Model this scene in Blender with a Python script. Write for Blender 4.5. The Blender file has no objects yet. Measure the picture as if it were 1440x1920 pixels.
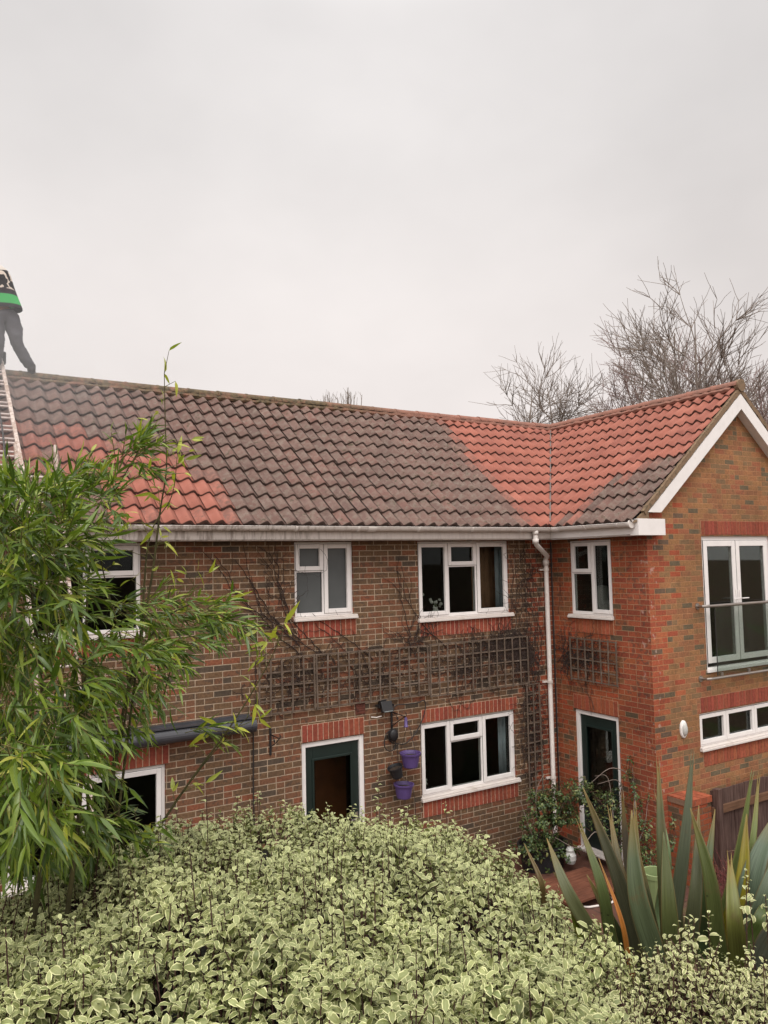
import bpy, math, random
import numpy as np
from mathutils import Vector, Matrix
random.seed(7); RNG = np.random.default_rng(11)
S = bpy.context.scene
COL = S.collection
R = math.radians

# ------------------------------------------------------------------ camera, world, sun, exposure
CAM = Vector((0.0, 0.0, 4.35))
YAW, PITCH, ROLL, F = 31.264, 3.6835, -1.1995, 1440.0
fw = Vector((math.sin(R(YAW)) * math.cos(R(PITCH)), math.cos(R(YAW)) * math.cos(R(PITCH)), math.sin(R(PITCH))))
rt0 = fw.cross(Vector((0, 0, 1))).normalized(); up0 = rt0.cross(fw).normalized()
_r = math.asin(math.sin(R(ROLL)) / math.cos(R(PITCH)))
rt = rt0 * math.cos(_r) + up0 * math.sin(_r); up = rt.cross(fw).normalized()
cd = bpy.data.cameras.new('camera'); cam = bpy.data.objects.new('camera', cd); COL.objects.link(cam)
cam.matrix_world = Matrix(((rt.x, up.x, -fw.x, CAM.x), (rt.y, up.y, -fw.y, CAM.y), (rt.z, up.z, -fw.z, CAM.z), (0, 0, 0, 1)))
cd.sensor_fit = 'VERTICAL'; cd.sensor_height = 36; cd.lens = 36 * F / 1920; cd.clip_end = 3000; cd.clip_start = .05
S.camera = cam

S.view_settings.view_transform = 'Standard'; S.view_settings.look = 'None'
S.view_settings.exposure = 0.0; S.view_settings.gamma = 1.0; S.view_settings.use_curve_mapping = False
S.cycles.max_bounces = 8; S.cycles.transparent_max_bounces = 24

SUN_EL, SUN_AZ = R(52), R(215)          # azimuth from +Y clockwise: behind the camera, to the left
w = bpy.data.worlds.new("World"); S.world = w; w.use_nodes = True
nt = w.node_tree; nt.nodes.clear()
def wn(t, **k):
    n = nt.nodes.new(t)
    for a, b in k.items(): setattr(n, a, b)
    return n
out = wn('ShaderNodeOutputWorld'); bg = wn('ShaderNodeBackground'); bg2 = wn('ShaderNodeBackground'); add = wn('ShaderNodeAddShader')
sky = wn('ShaderNodeTexSky', sky_type='NISHITA', sun_disc=False, sun_elevation=SUN_EL, sun_rotation=SUN_AZ)
nt.links.new(sky.outputs[0], bg.inputs[0]); bg.inputs[1].default_value = 0.003
tc = wn('ShaderNodeTexCoord'); sep = wn('ShaderNodeSeparateXYZ'); nt.links.new(tc.outputs['Generated'], sep.inputs[0])
rmp = wn('ShaderNodeValToRGB'); nt.links.new(sep.outputs[2], rmp.inputs[0])
els = rmp.color_ramp.elements
SKY = [(0.0, (.89, .81, .775)), (.12, (.88, .81, .78)), (.30, (.84, .785, .76)), (.48, (.785, .75, .735)), (.60, (.765, .735, .725)), (.72, (.93, .92, .90)), (1.0, (1.0, .99, .97))]
els[0].position = 0; els[0].color = (*SKY[0][1], 1); els[1].position = 1; els[1].color = (*SKY[-1][1], 1)
for p, c in SKY[1:-1]:
    e = els.new(p); e.color = (*c, 1)
# cloud cover: overhead and on the sun's side it is brighter than near the horizon ahead
noi = wn('ShaderNodeTexNoise'); noi.inputs['Scale'].default_value = 1.7; noi.inputs['Detail'].default_value = 5; noi.inputs['Roughness'].default_value = .5
mp = wn('ShaderNodeMapping'); mp.inputs['Scale'].default_value = (1, 1, 1.6)
nt.links.new(tc.outputs['Generated'], mp.inputs[0]); nt.links.new(mp.outputs[0], noi.inputs['Vector'])
mr = wn('ShaderNodeMapRange'); mr.inputs[1].default_value = .25; mr.inputs[2].default_value = .75; mr.inputs[3].default_value = .83; mr.inputs[4].default_value = 1.13
nt.links.new(noi.outputs[0], mr.inputs[0])
mx = wn('ShaderNodeMix', data_type='RGBA', blend_type='MULTIPLY'); mx.inputs[0].default_value = 1
nt.links.new(rmp.outputs[0], mx.inputs[6]); nt.links.new(mr.outputs[0], mx.inputs[7])
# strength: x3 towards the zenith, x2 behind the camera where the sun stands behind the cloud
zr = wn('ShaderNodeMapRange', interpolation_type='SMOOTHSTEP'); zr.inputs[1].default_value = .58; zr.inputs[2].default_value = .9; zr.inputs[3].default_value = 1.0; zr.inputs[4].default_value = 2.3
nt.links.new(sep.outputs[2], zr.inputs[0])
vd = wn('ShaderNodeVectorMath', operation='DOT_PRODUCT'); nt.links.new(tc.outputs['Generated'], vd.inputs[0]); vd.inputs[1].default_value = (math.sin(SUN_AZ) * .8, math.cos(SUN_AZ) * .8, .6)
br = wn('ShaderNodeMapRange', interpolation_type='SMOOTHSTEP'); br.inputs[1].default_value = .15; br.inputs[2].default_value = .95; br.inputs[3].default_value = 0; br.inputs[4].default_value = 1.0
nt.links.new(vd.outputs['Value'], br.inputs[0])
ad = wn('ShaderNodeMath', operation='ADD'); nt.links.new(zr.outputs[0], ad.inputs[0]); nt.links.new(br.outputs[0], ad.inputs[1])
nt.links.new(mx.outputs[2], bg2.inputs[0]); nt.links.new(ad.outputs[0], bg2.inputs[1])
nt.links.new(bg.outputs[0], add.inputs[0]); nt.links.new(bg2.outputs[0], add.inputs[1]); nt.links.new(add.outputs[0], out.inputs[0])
w.cycles.sampling_method = 'MANUAL'; w.cycles.sample_map_resolution = 512

sl = bpy.data.lights.new('sun', 'SUN'); sl.energy = 1.3; sl.angle = R(25); sl.color = (1, .96, .9)
so = bpy.data.objects.new('sun', sl); COL.objects.link(so)
sd = Vector((math.sin(SUN_AZ) * math.cos(SUN_EL), math.cos(SUN_AZ) * math.cos(SUN_EL), math.sin(SUN_EL)))
so.rotation_euler = sd.to_track_quat('Z', 'Y').to_euler(); so.location = sd * 40

# ------------------------------------------------------------------ helpers
def ray(x, y): return rt * (x - 720) + up * (960 - y) + fw * F
def at(x, y, Y): r = ray(x, y); return CAM + r * (Y / r.y)
def atx(x, y, X): r = ray(x, y); return CAM + r * (X / r.x)
def atd(x, y, d): return CAM + ray(x, y) * (d / F)
def atz(x, y, z): r = ray(x, y); return CAM + r * ((z - CAM.z) / r.z)
LAT = Vector((rt0.x, rt0.y, 0)).normalized(); FWD = Vector((math.sin(R(YAW)), math.cos(R(YAW)), 0))

def tag(o, label=None, cat=None, group=None, kind=None):
    if label: o['label'] = label
    if cat: o['category'] = cat
    if group: o['group'] = group
    if kind: o['kind'] = kind
    return o
def empty(name, loc=(0, 0, 0), label=None, cat=None, group=None):
    o = bpy.data.objects.new(name, None); COL.objects.link(o); o.location = loc; o.empty_display_size = .2
    return tag(o, label, cat, group)
def adopt(o, parent):
    if parent is not None:
        o.parent = parent
        if parent.type == 'EMPTY': o.matrix_parent_inverse = Matrix.Translation(parent.location).inverted()

class MB:
    def __init__(s): s.v = []; s.f = []; s.c = []; s.cur = (1, 1, 1, 1); s.sm = False
    def add(s, vs, fs):
        b = len(s.v); s.v += [tuple(v) for v in vs]; s.f += [tuple(b + i for i in f) for f in fs]; s.c += [s.cur] * len(vs)
    def box(s, a, b):
        x0, x1 = sorted((a[0], b[0])); y0, y1 = sorted((a[1], b[1])); z0, z1 = sorted((a[2], b[2]))
        s.add([(x0, y0, z0), (x1, y0, z0), (x1, y1, z0), (x0, y1, z0), (x0, y0, z1), (x1, y0, z1), (x1, y1, z1), (x0, y1, z1)],
              [(0, 3, 2, 1), (4, 5, 6, 7), (0, 1, 5, 4), (1, 2, 6, 5), (2, 3, 7, 6), (3, 0, 4, 7)])
    def bar(s, p, q, wd, ht, upv=(0, 0, 1)):        # oriented box from p to q
        p = Vector(p); q = Vector(q); d = (q - p).normalized(); u = Vector(upv); sd_ = d.cross(u)
        if sd_.length < 1e-4: sd_ = d.cross(Vector((1, 0, 0)))
        sd_.normalize(); u = sd_.cross(d)
        vs = []
        for e in (p, q):
            for a, b in ((-1, -1), (1, -1), (1, 1), (-1, 1)): vs.append(e + sd_ * a * wd / 2 + u * b * ht / 2)
        s.add(vs, [(0, 1, 2, 3), (7, 6, 5, 4), (0, 4, 5, 1), (1, 5, 6, 2), (2, 6, 7, 3), (3, 7, 4, 0)])
    def tube(s, pts, r, n=8, cap=True):
        pts = [Vector(p) for p in pts]; rr = r if isinstance(r, (list, tuple)) else [r] * len(pts)
        vs = []; fs = []; ref = None
        for i, p in enumerate(pts):
            d = (pts[min(i + 1, len(pts) - 1)] - pts[max(i - 1, 0)]).normalized()
            if ref is None:
                ref = d.cross(Vector((0, 0, 1)));
                if ref.length < .1: ref = d.cross(Vector((1, 0, 0)))
            ref = (ref - d * ref.dot(d)).normalized(); b = d.cross(ref)
            for k in range(n):
                t = 2 * math.pi * k / n; vs.append(p + (ref * math.cos(t) + b * math.sin(t)) * rr[i])
        for i in range(len(pts) - 1):
            for k in range(n): fs.append((i * n + k, i * n + (k + 1) % n, (i + 1) * n + (k + 1) % n, (i + 1) * n + k))
        if cap: fs.append(tuple(range(n))[::-1]); fs.append(tuple((len(pts) - 1) * n + k for k in range(n)))
        s.add(vs, fs)
    def lathe(s, c, prof, n=24, ax=None, sx=1, sy=1):   # prof (r,z)
        c = Vector(c); vs = []; fs = []
        for r_, z_ in prof:
            for k in range(n):
                t = 2 * math.pi * k / n; v = Vector((math.cos(t) * r_ * sx, math.sin(t) * r_ * sy, z_))
                if ax is not None: v = ax @ v
                vs.append(c + v)
        for i in range(len(prof) - 1):
            for k in range(n): fs.append((i * n + k, i * n + (k + 1) % n, (i + 1) * n + (k + 1) % n, (i + 1) * n + k))
        s.add(vs, fs)
    def sphere(s, c, r, n=10, sc=(1, 1, 1)):
        c = Vector(c); prof = [(math.sin(math.pi * i / n) * r, -math.cos(math.pi * i / n) * r) for i in range(n + 1)]
        vs = []; fs = []
        for r_, z_ in prof:
            for k in range(n * 2):
                t = math.pi * k / n; vs.append(c + Vector((math.cos(t) * r_ * sc[0], math.sin(t) * r_ * sc[1], z_ * sc[2])))
        m = n * 2
        for i in range(n):
            for k in range(m): fs.append((i * m + k, i * m + (k + 1) % m, (i + 1) * m + (k + 1) % m, (i + 1) * m + k))
        s.add(vs, fs)
    def build(s, name, mat, parent=None, smooth=False, bevel=0, colors=False, uv=True, sub=0):
        me = bpy.data.meshes.new(name); me.from_pydata(s.v, [], s.f); me.update()
        if uv:
            l = me.uv_layers.new(name='UVMap'); vv = np.array(s.v)
            data = np.zeros((len(me.loops), 2), dtype=np.float32)
            for p in me.polygons:
                n = p.normal; a = max(range(3), key=lambda i: abs(n[i]) + (0.02 if i != 2 else 0))
                i0, i1 = {0: (1, 2), 1: (0, 2), 2: (0, 1)}[a]
                for li in p.loop_indices:
                    v = s.v[me.loops[li].vertex_index]; data[li] = (v[i0], v[i1])
            l.data.foreach_set('uv', data.ravel())
        if colors:
            ca = me.color_attributes.new('col', 'FLOAT_COLOR', 'POINT'); ca.data.foreach_set('color', np.array(s.c, dtype=np.float32).ravel())
        if smooth: me.polygons.foreach_set('use_smooth', [True] * len(me.polygons))
        me.materials.append(mat)
        o = bpy.data.objects.new(name, me); COL.objects.link(o); adopt(o, parent)
        if bevel:
            b = o.modifiers.new('bevel', 'BEVEL'); b.width = bevel; b.segments = 2; b.limit_method = 'ANGLE'; b.angle_limit = R(40)
        if sub:
            b = o.modifiers.new('sub', 'SUBSURF'); b.levels = sub; b.render_levels = sub
        return o

def fast(name, V, Fq, mat, parent=None, attrs=None, smooth=True):
    """V (n,3), Fq (m,4) or (m,3) numpy"""
    me = bpy.data.meshes.new(name); k = Fq.shape[1]
    me.vertices.add(len(V)); me.vertices.foreach_set('co', V.astype(np.float32).ravel())
    me.loops.add(Fq.size); me.loops.foreach_set('vertex_index', Fq.astype(np.int32).ravel())
    me.polygons.add(len(Fq)); me.polygons.foreach_set('loop_start', np.arange(0, Fq.size, k, dtype=np.int32))
    me.polygons.foreach_set('loop_total', np.full(len(Fq), k, dtype=np.int32))
    me.polygons.foreach_set('use_smooth', np.full(len(Fq), smooth))
    me.update(calc_edges=True)
    for n_, a in (attrs or {}).items():
        ca = me.color_attributes.new(n_, 'FLOAT_COLOR', 'POINT'); ca.data.foreach_set('color', a.astype(np.float32).ravel())
    me.materials.append(mat)
    o = bpy.data.objects.new(name, me); COL.objects.link(o); adopt(o, parent); return o

# ------------------------------------------------------------------ materials
class NT:
    def __init__(s, name):
        s.m = bpy.data.materials.new(name); s.m.use_nodes = True; s.t = s.m.node_tree; s.t.nodes.clear()
        s.out = s.t.nodes.new('ShaderNodeOutputMaterial')
    def n(s, t, ins=None, **k):
        n = s.t.nodes.new(t)
        for a, b in k.items(): setattr(n, a, b)
        for a, b in (ins or {}).items(): s.set(n.inputs[a], b)
        return n
    def set(s, sock, v):
        if isinstance(v, bpy.types.NodeSocket): s.t.links.new(v, sock)
        elif isinstance(v, (tuple, list)) and sock.type == 'RGBA' and len(v) == 3: sock.default_value = (*v, 1)
        else: sock.default_value = v
    def m_(s, op, a, b=0, c=0):
        n = s.n('ShaderNodeMath', operation=op); s.set(n.inputs[0], a); s.set(n.inputs[1], b)
        if op in ('MULTIPLY_ADD', 'WRAP', 'SMOOTH_MIN'): s.set(n.inputs[2], c)
        return n.outputs[0]
    def mix(s, f, a, b, bt='MIX'):
        n = s.n('ShaderNodeMix', data_type='RGBA', blend_type=bt); s.set(n.inputs[0], f); s.set(n.inputs[6], a); s.set(n.inputs[7], b); return n.outputs[2]
    def mixf(s, f, a, b):
        n = s.n('ShaderNodeMix', data_type='FLOAT'); s.set(n.inputs[0], f); s.set(n.inputs[2], a); s.set(n.inputs[3], b); return n.outputs[0]
    def rng(s, v, a, b, c=0., d=1., sm=False):
        n = s.n('ShaderNodeMapRange'); n.interpolation_type = 'SMOOTHSTEP' if sm else 'LINEAR'
        for i, x in enumerate((v, a, b, c, d)): s.set(n.inputs[i], x)
        return n.outputs[0]
    def noise(s, scale, detail=4, vec=None, rough=.55, dist=0):
        n = s.n('ShaderNodeTexNoise', {'Scale': scale, 'Detail': detail, 'Roughness': rough, 'Distortion': dist})
        if vec is not None: s.set(n.inputs['Vector'], vec)
        return n.outputs[0]
    def obj(s): return s.n('ShaderNodeTexCoord').outputs['Object']
    def geo(s): return s.n('ShaderNodeNewGeometry').outputs['Position']
    def ramp(s, v, stops, const=False):
        n = s.n('ShaderNodeValToRGB'); s.set(n.inputs[0], v); e = n.color_ramp.elements
        if const: n.color_ramp.interpolation = 'CONSTANT'
        e[0].position = stops[0][0]; e[0].color = (*stops[0][1], 1); e[1].position = stops[-1][0]; e[1].color = (*stops[-1][1], 1)
        for p, c in stops[1:-1]:
            x = e.new(p); x.color = (*c, 1)
        return n.outputs[0]
    def bsdf(s, col, rough=.7, metal=0, spec=.5, bump=None, bstr=.3, bdist=.01, **k):
        b = s.n('ShaderNodeBsdfPrincipled', {'Base Color': col, 'Roughness': rough, 'Metallic': metal, 'Specular IOR Level': spec})
        for a, v in k.items(): s.set(b.inputs[a.replace('_', ' ')], v)
        if bump is not None:
            bn = s.n('ShaderNodeBump', {'Strength': bstr, 'Distance': bdist, 'Height': bump}); s.set(b.inputs['Normal'], bn.outputs[0])
        return b.outputs[0]
    def done(s, sh): s.t.links.new(sh, s.out.inputs[0]); return s.m

def simple(name, col, rough=.6, var=.12, scale=9, metal=0, spec=.5, bstr=.15, dirt=None, bdist=.004):
    t = NT(name); g = t.geo(); n1 = t.noise(scale, 5, g); n2 = t.noise(scale * 6, 3, g)
    f = t.rng(n1, .3, .7, 1 - var, 1 + var); c = t.mix(1, col, f, 'MULTIPLY')
    if dirt: c = t.mix(t.rng(n1, dirt[1], dirt[1] + .18, 0, dirt[2], True), c, dirt[0])
    return t.done(t.bsdf(c, t.rng(n2, .3, .7, rough - .06, min(1, rough + .06)), metal, spec, n2, bstr, bdist))

def brick(name, palette, mortar, zone=None, zpal=None, mottled=.25, efflo=None, seed=0.0, mort_w=.0052, kiss=.55):
    t = NT(name); uv = t.n('ShaderNodeUVMap', uv_map='UVMap').outputs[0]
    sp = t.n('ShaderNodeSeparateXYZ', {0: uv}); u, v = sp.outputs[0], sp.outputs[1]
    wob = t.noise(3, 2, uv); v = t.m_('MULTIPLY_ADD', t.m_('SUBTRACT', wob, .5), .006, v)
    r = t.m_('DIVIDE', v, .075); row = t.m_('FLOOR', r); fv = t.m_('FRACT', r)
    par = t.m_('MODULO', t.m_('ABSOLUTE', row), 2.0)
    uu = t.m_('MULTIPLY_ADD', par, .5, t.m_('DIVIDE', u, .225)); col = t.m_('FLOOR', uu); fu = t.m_('FRACT', uu)
    def white(a, b, c):
        cv = t.n('ShaderNodeCombineXYZ', {0: a, 1: b, 2: c}); return t.n('ShaderNodeTexWhiteNoise', {0: cv.outputs[0]}).outputs
    split = t.m_('GREATER_THAN', white(col, row, 7.3 + seed)[0], .84)
    f2 = t.m_('MULTIPLY', fu, 2.0); fub = t.mixf(split, fu, t.m_('FRACT', f2)); idx = t.m_('MULTIPLY', t.m_('FLOOR', f2), split)
    wid = t.mixf(split, .225, .1125)
    du = t.m_('MULTIPLY', t.m_('MINIMUM', fub, t.m_('SUBTRACT', 1.0, fub)), wid)
    dv = t.m_('MULTIPLY', t.m_('MINIMUM', fv, t.m_('SUBTRACT', 1.0, fv)), .075)
    fine = t.noise(90, 3, uv)
    d = t.m_('MULTIPLY_ADD', t.m_('SUBTRACT', fine, .5), .005, t.m_('MINIMUM', du, dv))
    bm = t.rng(d, mort_w - .0012, mort_w + .0012, 0, 1, True)
    cc = t.m_('ADD', col, t.m_('MULTIPLY', idx, .5))
    rv = white(cc, row, 1.7 + seed); r1 = rv[0]; r2 = white(cc, row, 4.1 + seed)[0]
    base = t.ramp(r1, palette, True)
    if zone:
        uc = t.m_('MULTIPLY', t.m_('SUBTRACT', t.m_('ADD', col, .5), t.m_('MULTIPLY', par, .5)), .225)
        tot = None
        for (a, b, prob) in zone:        # red-brick zones along the wall, toothed course by course
            aa = t.m_('SUBTRACT', a, t.m_('MULTIPLY', par, .113)); bb = t.m_('ADD', b, t.m_('MULTIPLY', par, .113))
            z = t.m_('MULTIPLY', t.m_('GREATER_THAN', uc, aa), t.m_('LESS_THAN', uc, bb))
            z = t.m_('MULTIPLY', z, t.m_('LESS_THAN', r2, prob)); tot = z if tot is None else t.m_('MAXIMUM', tot, z)
        base = t.mix(tot, base, t.ramp(r1, zpal, True))
    mott = t.noise(38, 4, uv, .6); mc = t.rng(mott, .3, .7, 1 - mottled, 1 + mottled)
    streak = t.noise(1.3, 4, uv, .6)
    base = t.mix(1, base, mc, 'MULTIPLY')
    # kiss marks: broad dark bands across some bricks
    km = t.m_('MULTIPLY', t.rng(t.noise(14, 2, uv), .52, .6, 0, kiss, True), t.m_('GREATER_THAN', r2, .35))
    base = t.mix(km, base, (.075, .055, .042))
    m2 = t.mix(1, mortar, t.rng(t.noise(20, 4, uv), .3, .7, .7, 1.15), 'MULTIPLY')
    c = t.mix(bm, m2, base)
    c = t.mix(1, c, t.rng(streak, .3, .75, .74, 1.14), 'MULTIPLY')
    sv = t.n('ShaderNodeCombineXYZ', {0: t.m_('MULTIPLY', u, 4.5), 1: t.m_('MULTIPLY', v, .7), 2: 3.0}).outputs[0]     # rain streaks and damp
    c = t.mix(t.rng(t.noise(1, 5, sv, .65), .5, .72, 0, .42, True), c, t.mix(1, c, (.55, .50, .42), 'MULTIPLY'))
    if efflo:                            # pale lime bloom on the corner bricks
        ef = t.m_('MULTIPLY', t.rng(t.noise(9, 3, uv), .58, .68, 0, .45, True), t.m_('MULTIPLY', t.m_('LESS_THAN', u, efflo[1]), t.m_('GREATER_THAN', u, efflo[0])))
        c = t.mix(ef, c, (.55, .4, .34))
    h = t.m_('MULTIPLY_ADD', fine, .12, bm); h = t.m_('MULTIPLY_ADD', r2, .25, h)
    return t.done(t.bsdf(c, .9, 0, .25, h, .55, .006))

PAL_MAIN = [(0, (.172, .082, .046)), (.22, (.145, .082, .046)), (.40, (.190, .080, .044)), (.55, (.125, .075, .044)), (.70, (.086, .062, .044)), (.78, (.155, .090, .049)), (.92, (.215, .078, .042)), (1, (.17, .085, .045))]
PAL_RED = [(0, (.26, .062, .032)), (.3, (.29, .074, .036)), (.55, (.23, .058, .032)), (.8, (.31, .085, .042)), (1, (.26, .06, .03))]
PAL_GAB = [(0, (.30, .150, .066)), (.2, (.255, .140, .066)), (.40, (.32, .145, .066)), (.58, (.275, .122, .060)), (.72, (.215, .130, .068)), (.83, (.14, .105, .064)), (.92, (.30, .112, .058)), (1, (.30, .14, .066))]
PAL_RET = [(0, (.30, .078, .034)), (.25, (.25, .082, .038)), (.45, (.34, .076, .034)), (.62, (.21, .090, .042)), (.76, (.115, .076, .045)), (.84, (.29, .085, .036)), (1, (.32, .075, .035))]
PAL_GRED = [(0, (.34, .085, .042)), (.4, (.30, .075, .04)), (.7, (.36, .11, .05)), (.88, (.14, .09, .06)), (1, (.3, .1, .05))]
M = {}
M['brick_main'] = brick('brick_main', PAL_MAIN, (.41, .31, .22), zone=[(8.15, 9.0, .8)], zpal=PAL_RED, mottled=.3)
M['brick_return'] = brick('brick_return', PAL_RET, (.36, .2, .115), zone=[(6.9, 7.52, 1.0), (7.5, 7.75, .55)], zpal=PAL_RED, seed=2, efflo=(7.1, 7.3), mort_w=.0048)
M['brick_gable'] = brick('brick_gable', PAL_GAB, (.40, .20, .10), zone=[(8.4, 8.80, 1.0), (8.80, 9.2, .22)], zpal=PAL_GRED, seed=5, efflo=(8.5, 8.72), mort_w=.0044, kiss=.22)
M['brick_pier'] = brick('brick_pier', PAL_RET, (.20, .12, .08), seed=9)

def attr_mat(name, rough=.8, mottle=.15, scale=40, bstr=.4, spec=.3, bdist=.003):
    t = NT(name); c = t.n('ShaderNodeAttribute', attribute_name='col').outputs[0]; g = t.geo()
    n1 = t.noise(scale, 5, g); c = t.mix(1, c, t.rng(n1, .3, .7, 1 - mottle, 1 + mottle), 'MULTIPLY')
    return t.done(t.bsdf(c, rough, 0, spec, t.noise(scale * 3, 3, g), bstr, bdist))
M['soldier'] = attr_mat('soldier_brick', .88, .22, 30)

def tile_mat():
    t = NT('roof_tile'); a = t.n('ShaderNodeAttribute', attribute_name='tile').outputs[0]
    sp = t.n('ShaderNodeSeparateColor', {0: a}); clean, rnd, edge = sp.outputs
    g = t.geo(); big = t.noise(2.2, 5, g, .6); mid = t.noise(13, 5, g, .65); fine = t.noise(75, 3, g, .7)
    dirty = t.ramp(rnd, [(0, (.120, .074, .062)), (.25, (.140, .084, .070)), (.5, (.155, .092, .076)), (.7, (.128, .075, .062)), (.87, (.148, .082, .067)), (1, (.165, .086, .070))])
    dirty = t.mix(t.rng(mid, .42, .68, 0, .55, True), dirty, (.20, .165, .135))
    red = t.ramp(rnd, [(0, (.278, .100, .072)), (.4, (.305, .108, .076)), (.7, (.258, .092, .068)), (1, (.32, .119, .085))])
    red = t.mix(t.rng(mid, .5, .75, 0, .35, True), red, (.33, .15, .115))
    k = t.m_('ADD', clean, t.m_('MULTIPLY', t.m_('SUBTRACT', mid, .5), t.m_('MULTIPLY', t.m_('SUBTRACT', 1.0, clean), t.m_('MULTIPLY', clean, 3.5))))
    k = t.m_('ADD', k, t.m_('MULTIPLY', t.m_('SUBTRACT', t.noise(30, 4, g, .75), .5), .5)); c = t.mix(t.rng(k, .25, .75, 0, 1, True), dirty, red)
    # lichen specks, moss cushions and dark spots
    vor = t.n('ShaderNodeTexVoronoi', {'Vector': g, 'Scale': 24.0}, feature='F1').outputs['Distance']
    spots = t.m_('MULTIPLY', t.rng(vor, .10, .17, 1, 0, True), t.rng(t.noise(5, 2, g), .5, .62, 0, .8, True))
    c = t.mix(spots, c, (.06, .045, .035))
    lich = t.m_('MULTIPLY', t.rng(fine, .62, .7, 0, .55, True), t.m_('SUBTRACT', 1.0, t.m_('MULTIPLY', clean, .8)))
    c = t.mix(lich, c, (.34, .29, .25))
    moss = t.m_('MULTIPLY', t.rng(t.noise(11, 4, g, .7), .57, .66, 0, 1, True), t.rng(big, .40, .58, 0, .8, True))
    c = t.mix(t.m_('MULTIPLY', moss, t.m_('SUBTRACT', 1.0, t.m_('MULTIPLY', clean, .9))), c, (.055, .05, .028))
    c = t.mix(t.m_('MULTIPLY', edge, .85), c, (.045, .030, .025))     # shadow under the tile lips, painted dark onto their front ends
    c = t.mix(1, c, t.rng(big, .3, .7, .86, 1.1), 'MULTIPLY')
    return t.done(t.bsdf(c, .85, 0, .25, t.m_('ADD', fine, mid), .35, .006))
M['tile'] = tile_mat()
def ridge_mat():
    t = NT('ridge_tile'); g = t.geo(); sp = t.n('ShaderNodeSeparateXYZ', {0: g})
    n1 = t.noise(6, 5, g, .65); n2 = t.noise(18, 4, g, .7)
    red = t.mix(t.rng(n1, .4, .65), (.27, .125, .092), (.20, .105, .08))
    moss = t.mix(t.rng(n2, .4, .6), (.070, .055, .038), (.145, .105, .060))
    xx = t.rng(t.m_('ADD', sp.outputs[0], t.m_('MULTIPLY', n1, 1.5)), 6.2, 8.6, 1, 0, True)
    k = t.m_('MULTIPLY', xx, t.rng(n1, .3, .55, .35, 1, True))
    c = t.mix(k, red, moss)
    return t.done(t.bsdf(c, .9, 0, .2, t.m_('ADD', n1, n2), .6, .02))
M['ridge'] = ridge_mat()
M['mortar_verge'] = simple('verge_mortar', (.21, .135, .08), .95, .35, 14, dirt=((.075, .06, .035), .48, .8), bstr=.5, bdist=.01)
M['upvc'] = simple('white_upvc', (.76, .72, .70), .38, .05, 6, dirt=((.45, .40, .34), .6, .35), bstr=.03)
M['upvc_old'] = simple('weathered_white_plastic', (.66, .60, .56), .5, .08, 4, dirt=((.34, .27, .22), .52, .5), bstr=.05)
def gutter_mat():
    t = NT('gutter_plastic'); g = t.geo(); sp = t.n('ShaderNodeSeparateXYZ', {0: g})
    cv = t.n('ShaderNodeCombineXYZ', {0: t.m_('MULTIPLY', sp.outputs[0], 9), 1: t.m_('MULTIPLY', sp.outputs[1], 9), 2: t.m_('MULTIPLY', sp.outputs[2], 1.2)})
    st = t.noise(2.2, 5, cv.outputs[0], .7)
    lft = t.rng(sp.outputs[0], 3.4, 5.2, .75, .18, True)
    c = t.mix(t.m_('MULTIPLY', t.rng(st, .42, .66, 0, 1, True), lft), (.62, .56, .52), (.19, .145, .115))
    return t.done(t.bsdf(c, .5, 0, .4))
M['gutter'] = gutter_mat()
M['dark_joint'] = simple('dark_gasket', (.03, .03, .03), .6)
def glass_mat(name, tint, alpha, rough=.03, spec=.5):
    t = NT(name); tr = t.n('ShaderNodeBsdfTransparent', {0: tint}).outputs[0]
    gl = t.n('ShaderNodeBsdfGlossy', {0: (.9, .95, .95), 1: rough}).outputs[0]
    fr = t.n('ShaderNodeFresnel', {0: 1.45}).outputs[0]; f = t.m_('MULTIPLY', fr, spec)
    mx_ = t.n('ShaderNodeMixShader', {0: f, 1: tr, 2: gl}).outputs[0]
    if alpha > 0:
        df = t.n('ShaderNodeBsdfDiffuse', {0: (.05, .055, .055)}).outputs[0]; mx_ = t.n('ShaderNodeMixShader', {0: alpha, 1: mx_, 2: df}).outputs[0]
    return t.done(mx_)
M['glass'] = glass_mat('window_glass', (.74, .76, .74), 0, .02, .22)
M['bal_glass'] = glass_mat('balcony_glass', (.86, .90, .88), .07, .02, .2)
M['frosted'] = simple('frosted_glass', (.085, .09, .09), .35, .1, 3, spec=.3, bstr=.02)
M['green'] = simple('dark_green_paint', (.008, .018, .015), .4, .15, 5, bstr=.06)
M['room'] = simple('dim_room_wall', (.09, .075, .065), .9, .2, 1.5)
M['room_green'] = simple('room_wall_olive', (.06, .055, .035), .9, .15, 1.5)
M['wood_warm'] = simple('warm_wood_panel', (.22, .07, .02), .5, .3, 3)
M['curtain_blue'] = simple('pale_blue_curtain', (.42, .48, .54), .9, .15, 6)
M['curtain_brown'] = simple('brown_blind', (.30, .17, .10), .9, .15, 8)
M['petal'] = simple('white_petals', (.7, .7, .66), .8)
M['houseplant'] = simple('houseplant_leaves', (.09, .13, .04), .7)
M['trellis'] = simple('grey_brown_trellis_wood', (.12, .085, .062), .9, .3, 10, dirt=((.22, .18, .15), .55, .5), bstr=.3)
M['vine'] = simple('bare_vine_bark', (.036, .021, .016), .9, .3, 20)
M['iron'] = simple('black_iron', (.012, .011, .012), .5, .2, 20)
M['cable'] = simple('black_rubber', (.02, .016, .015), .6)
M['purple'] = simple('purple_plastic', (.085, .052, .17), .45, .1, 8, bstr=.04)
M['blackpot'] = simple('black_plastic_pot', (.015, .015, .017), .5, .2, 10)
M['lamp_glass'] = simple('floodlight_lens', (.16, .18, .18), .2, .2, 20, spec=.7)
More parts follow.
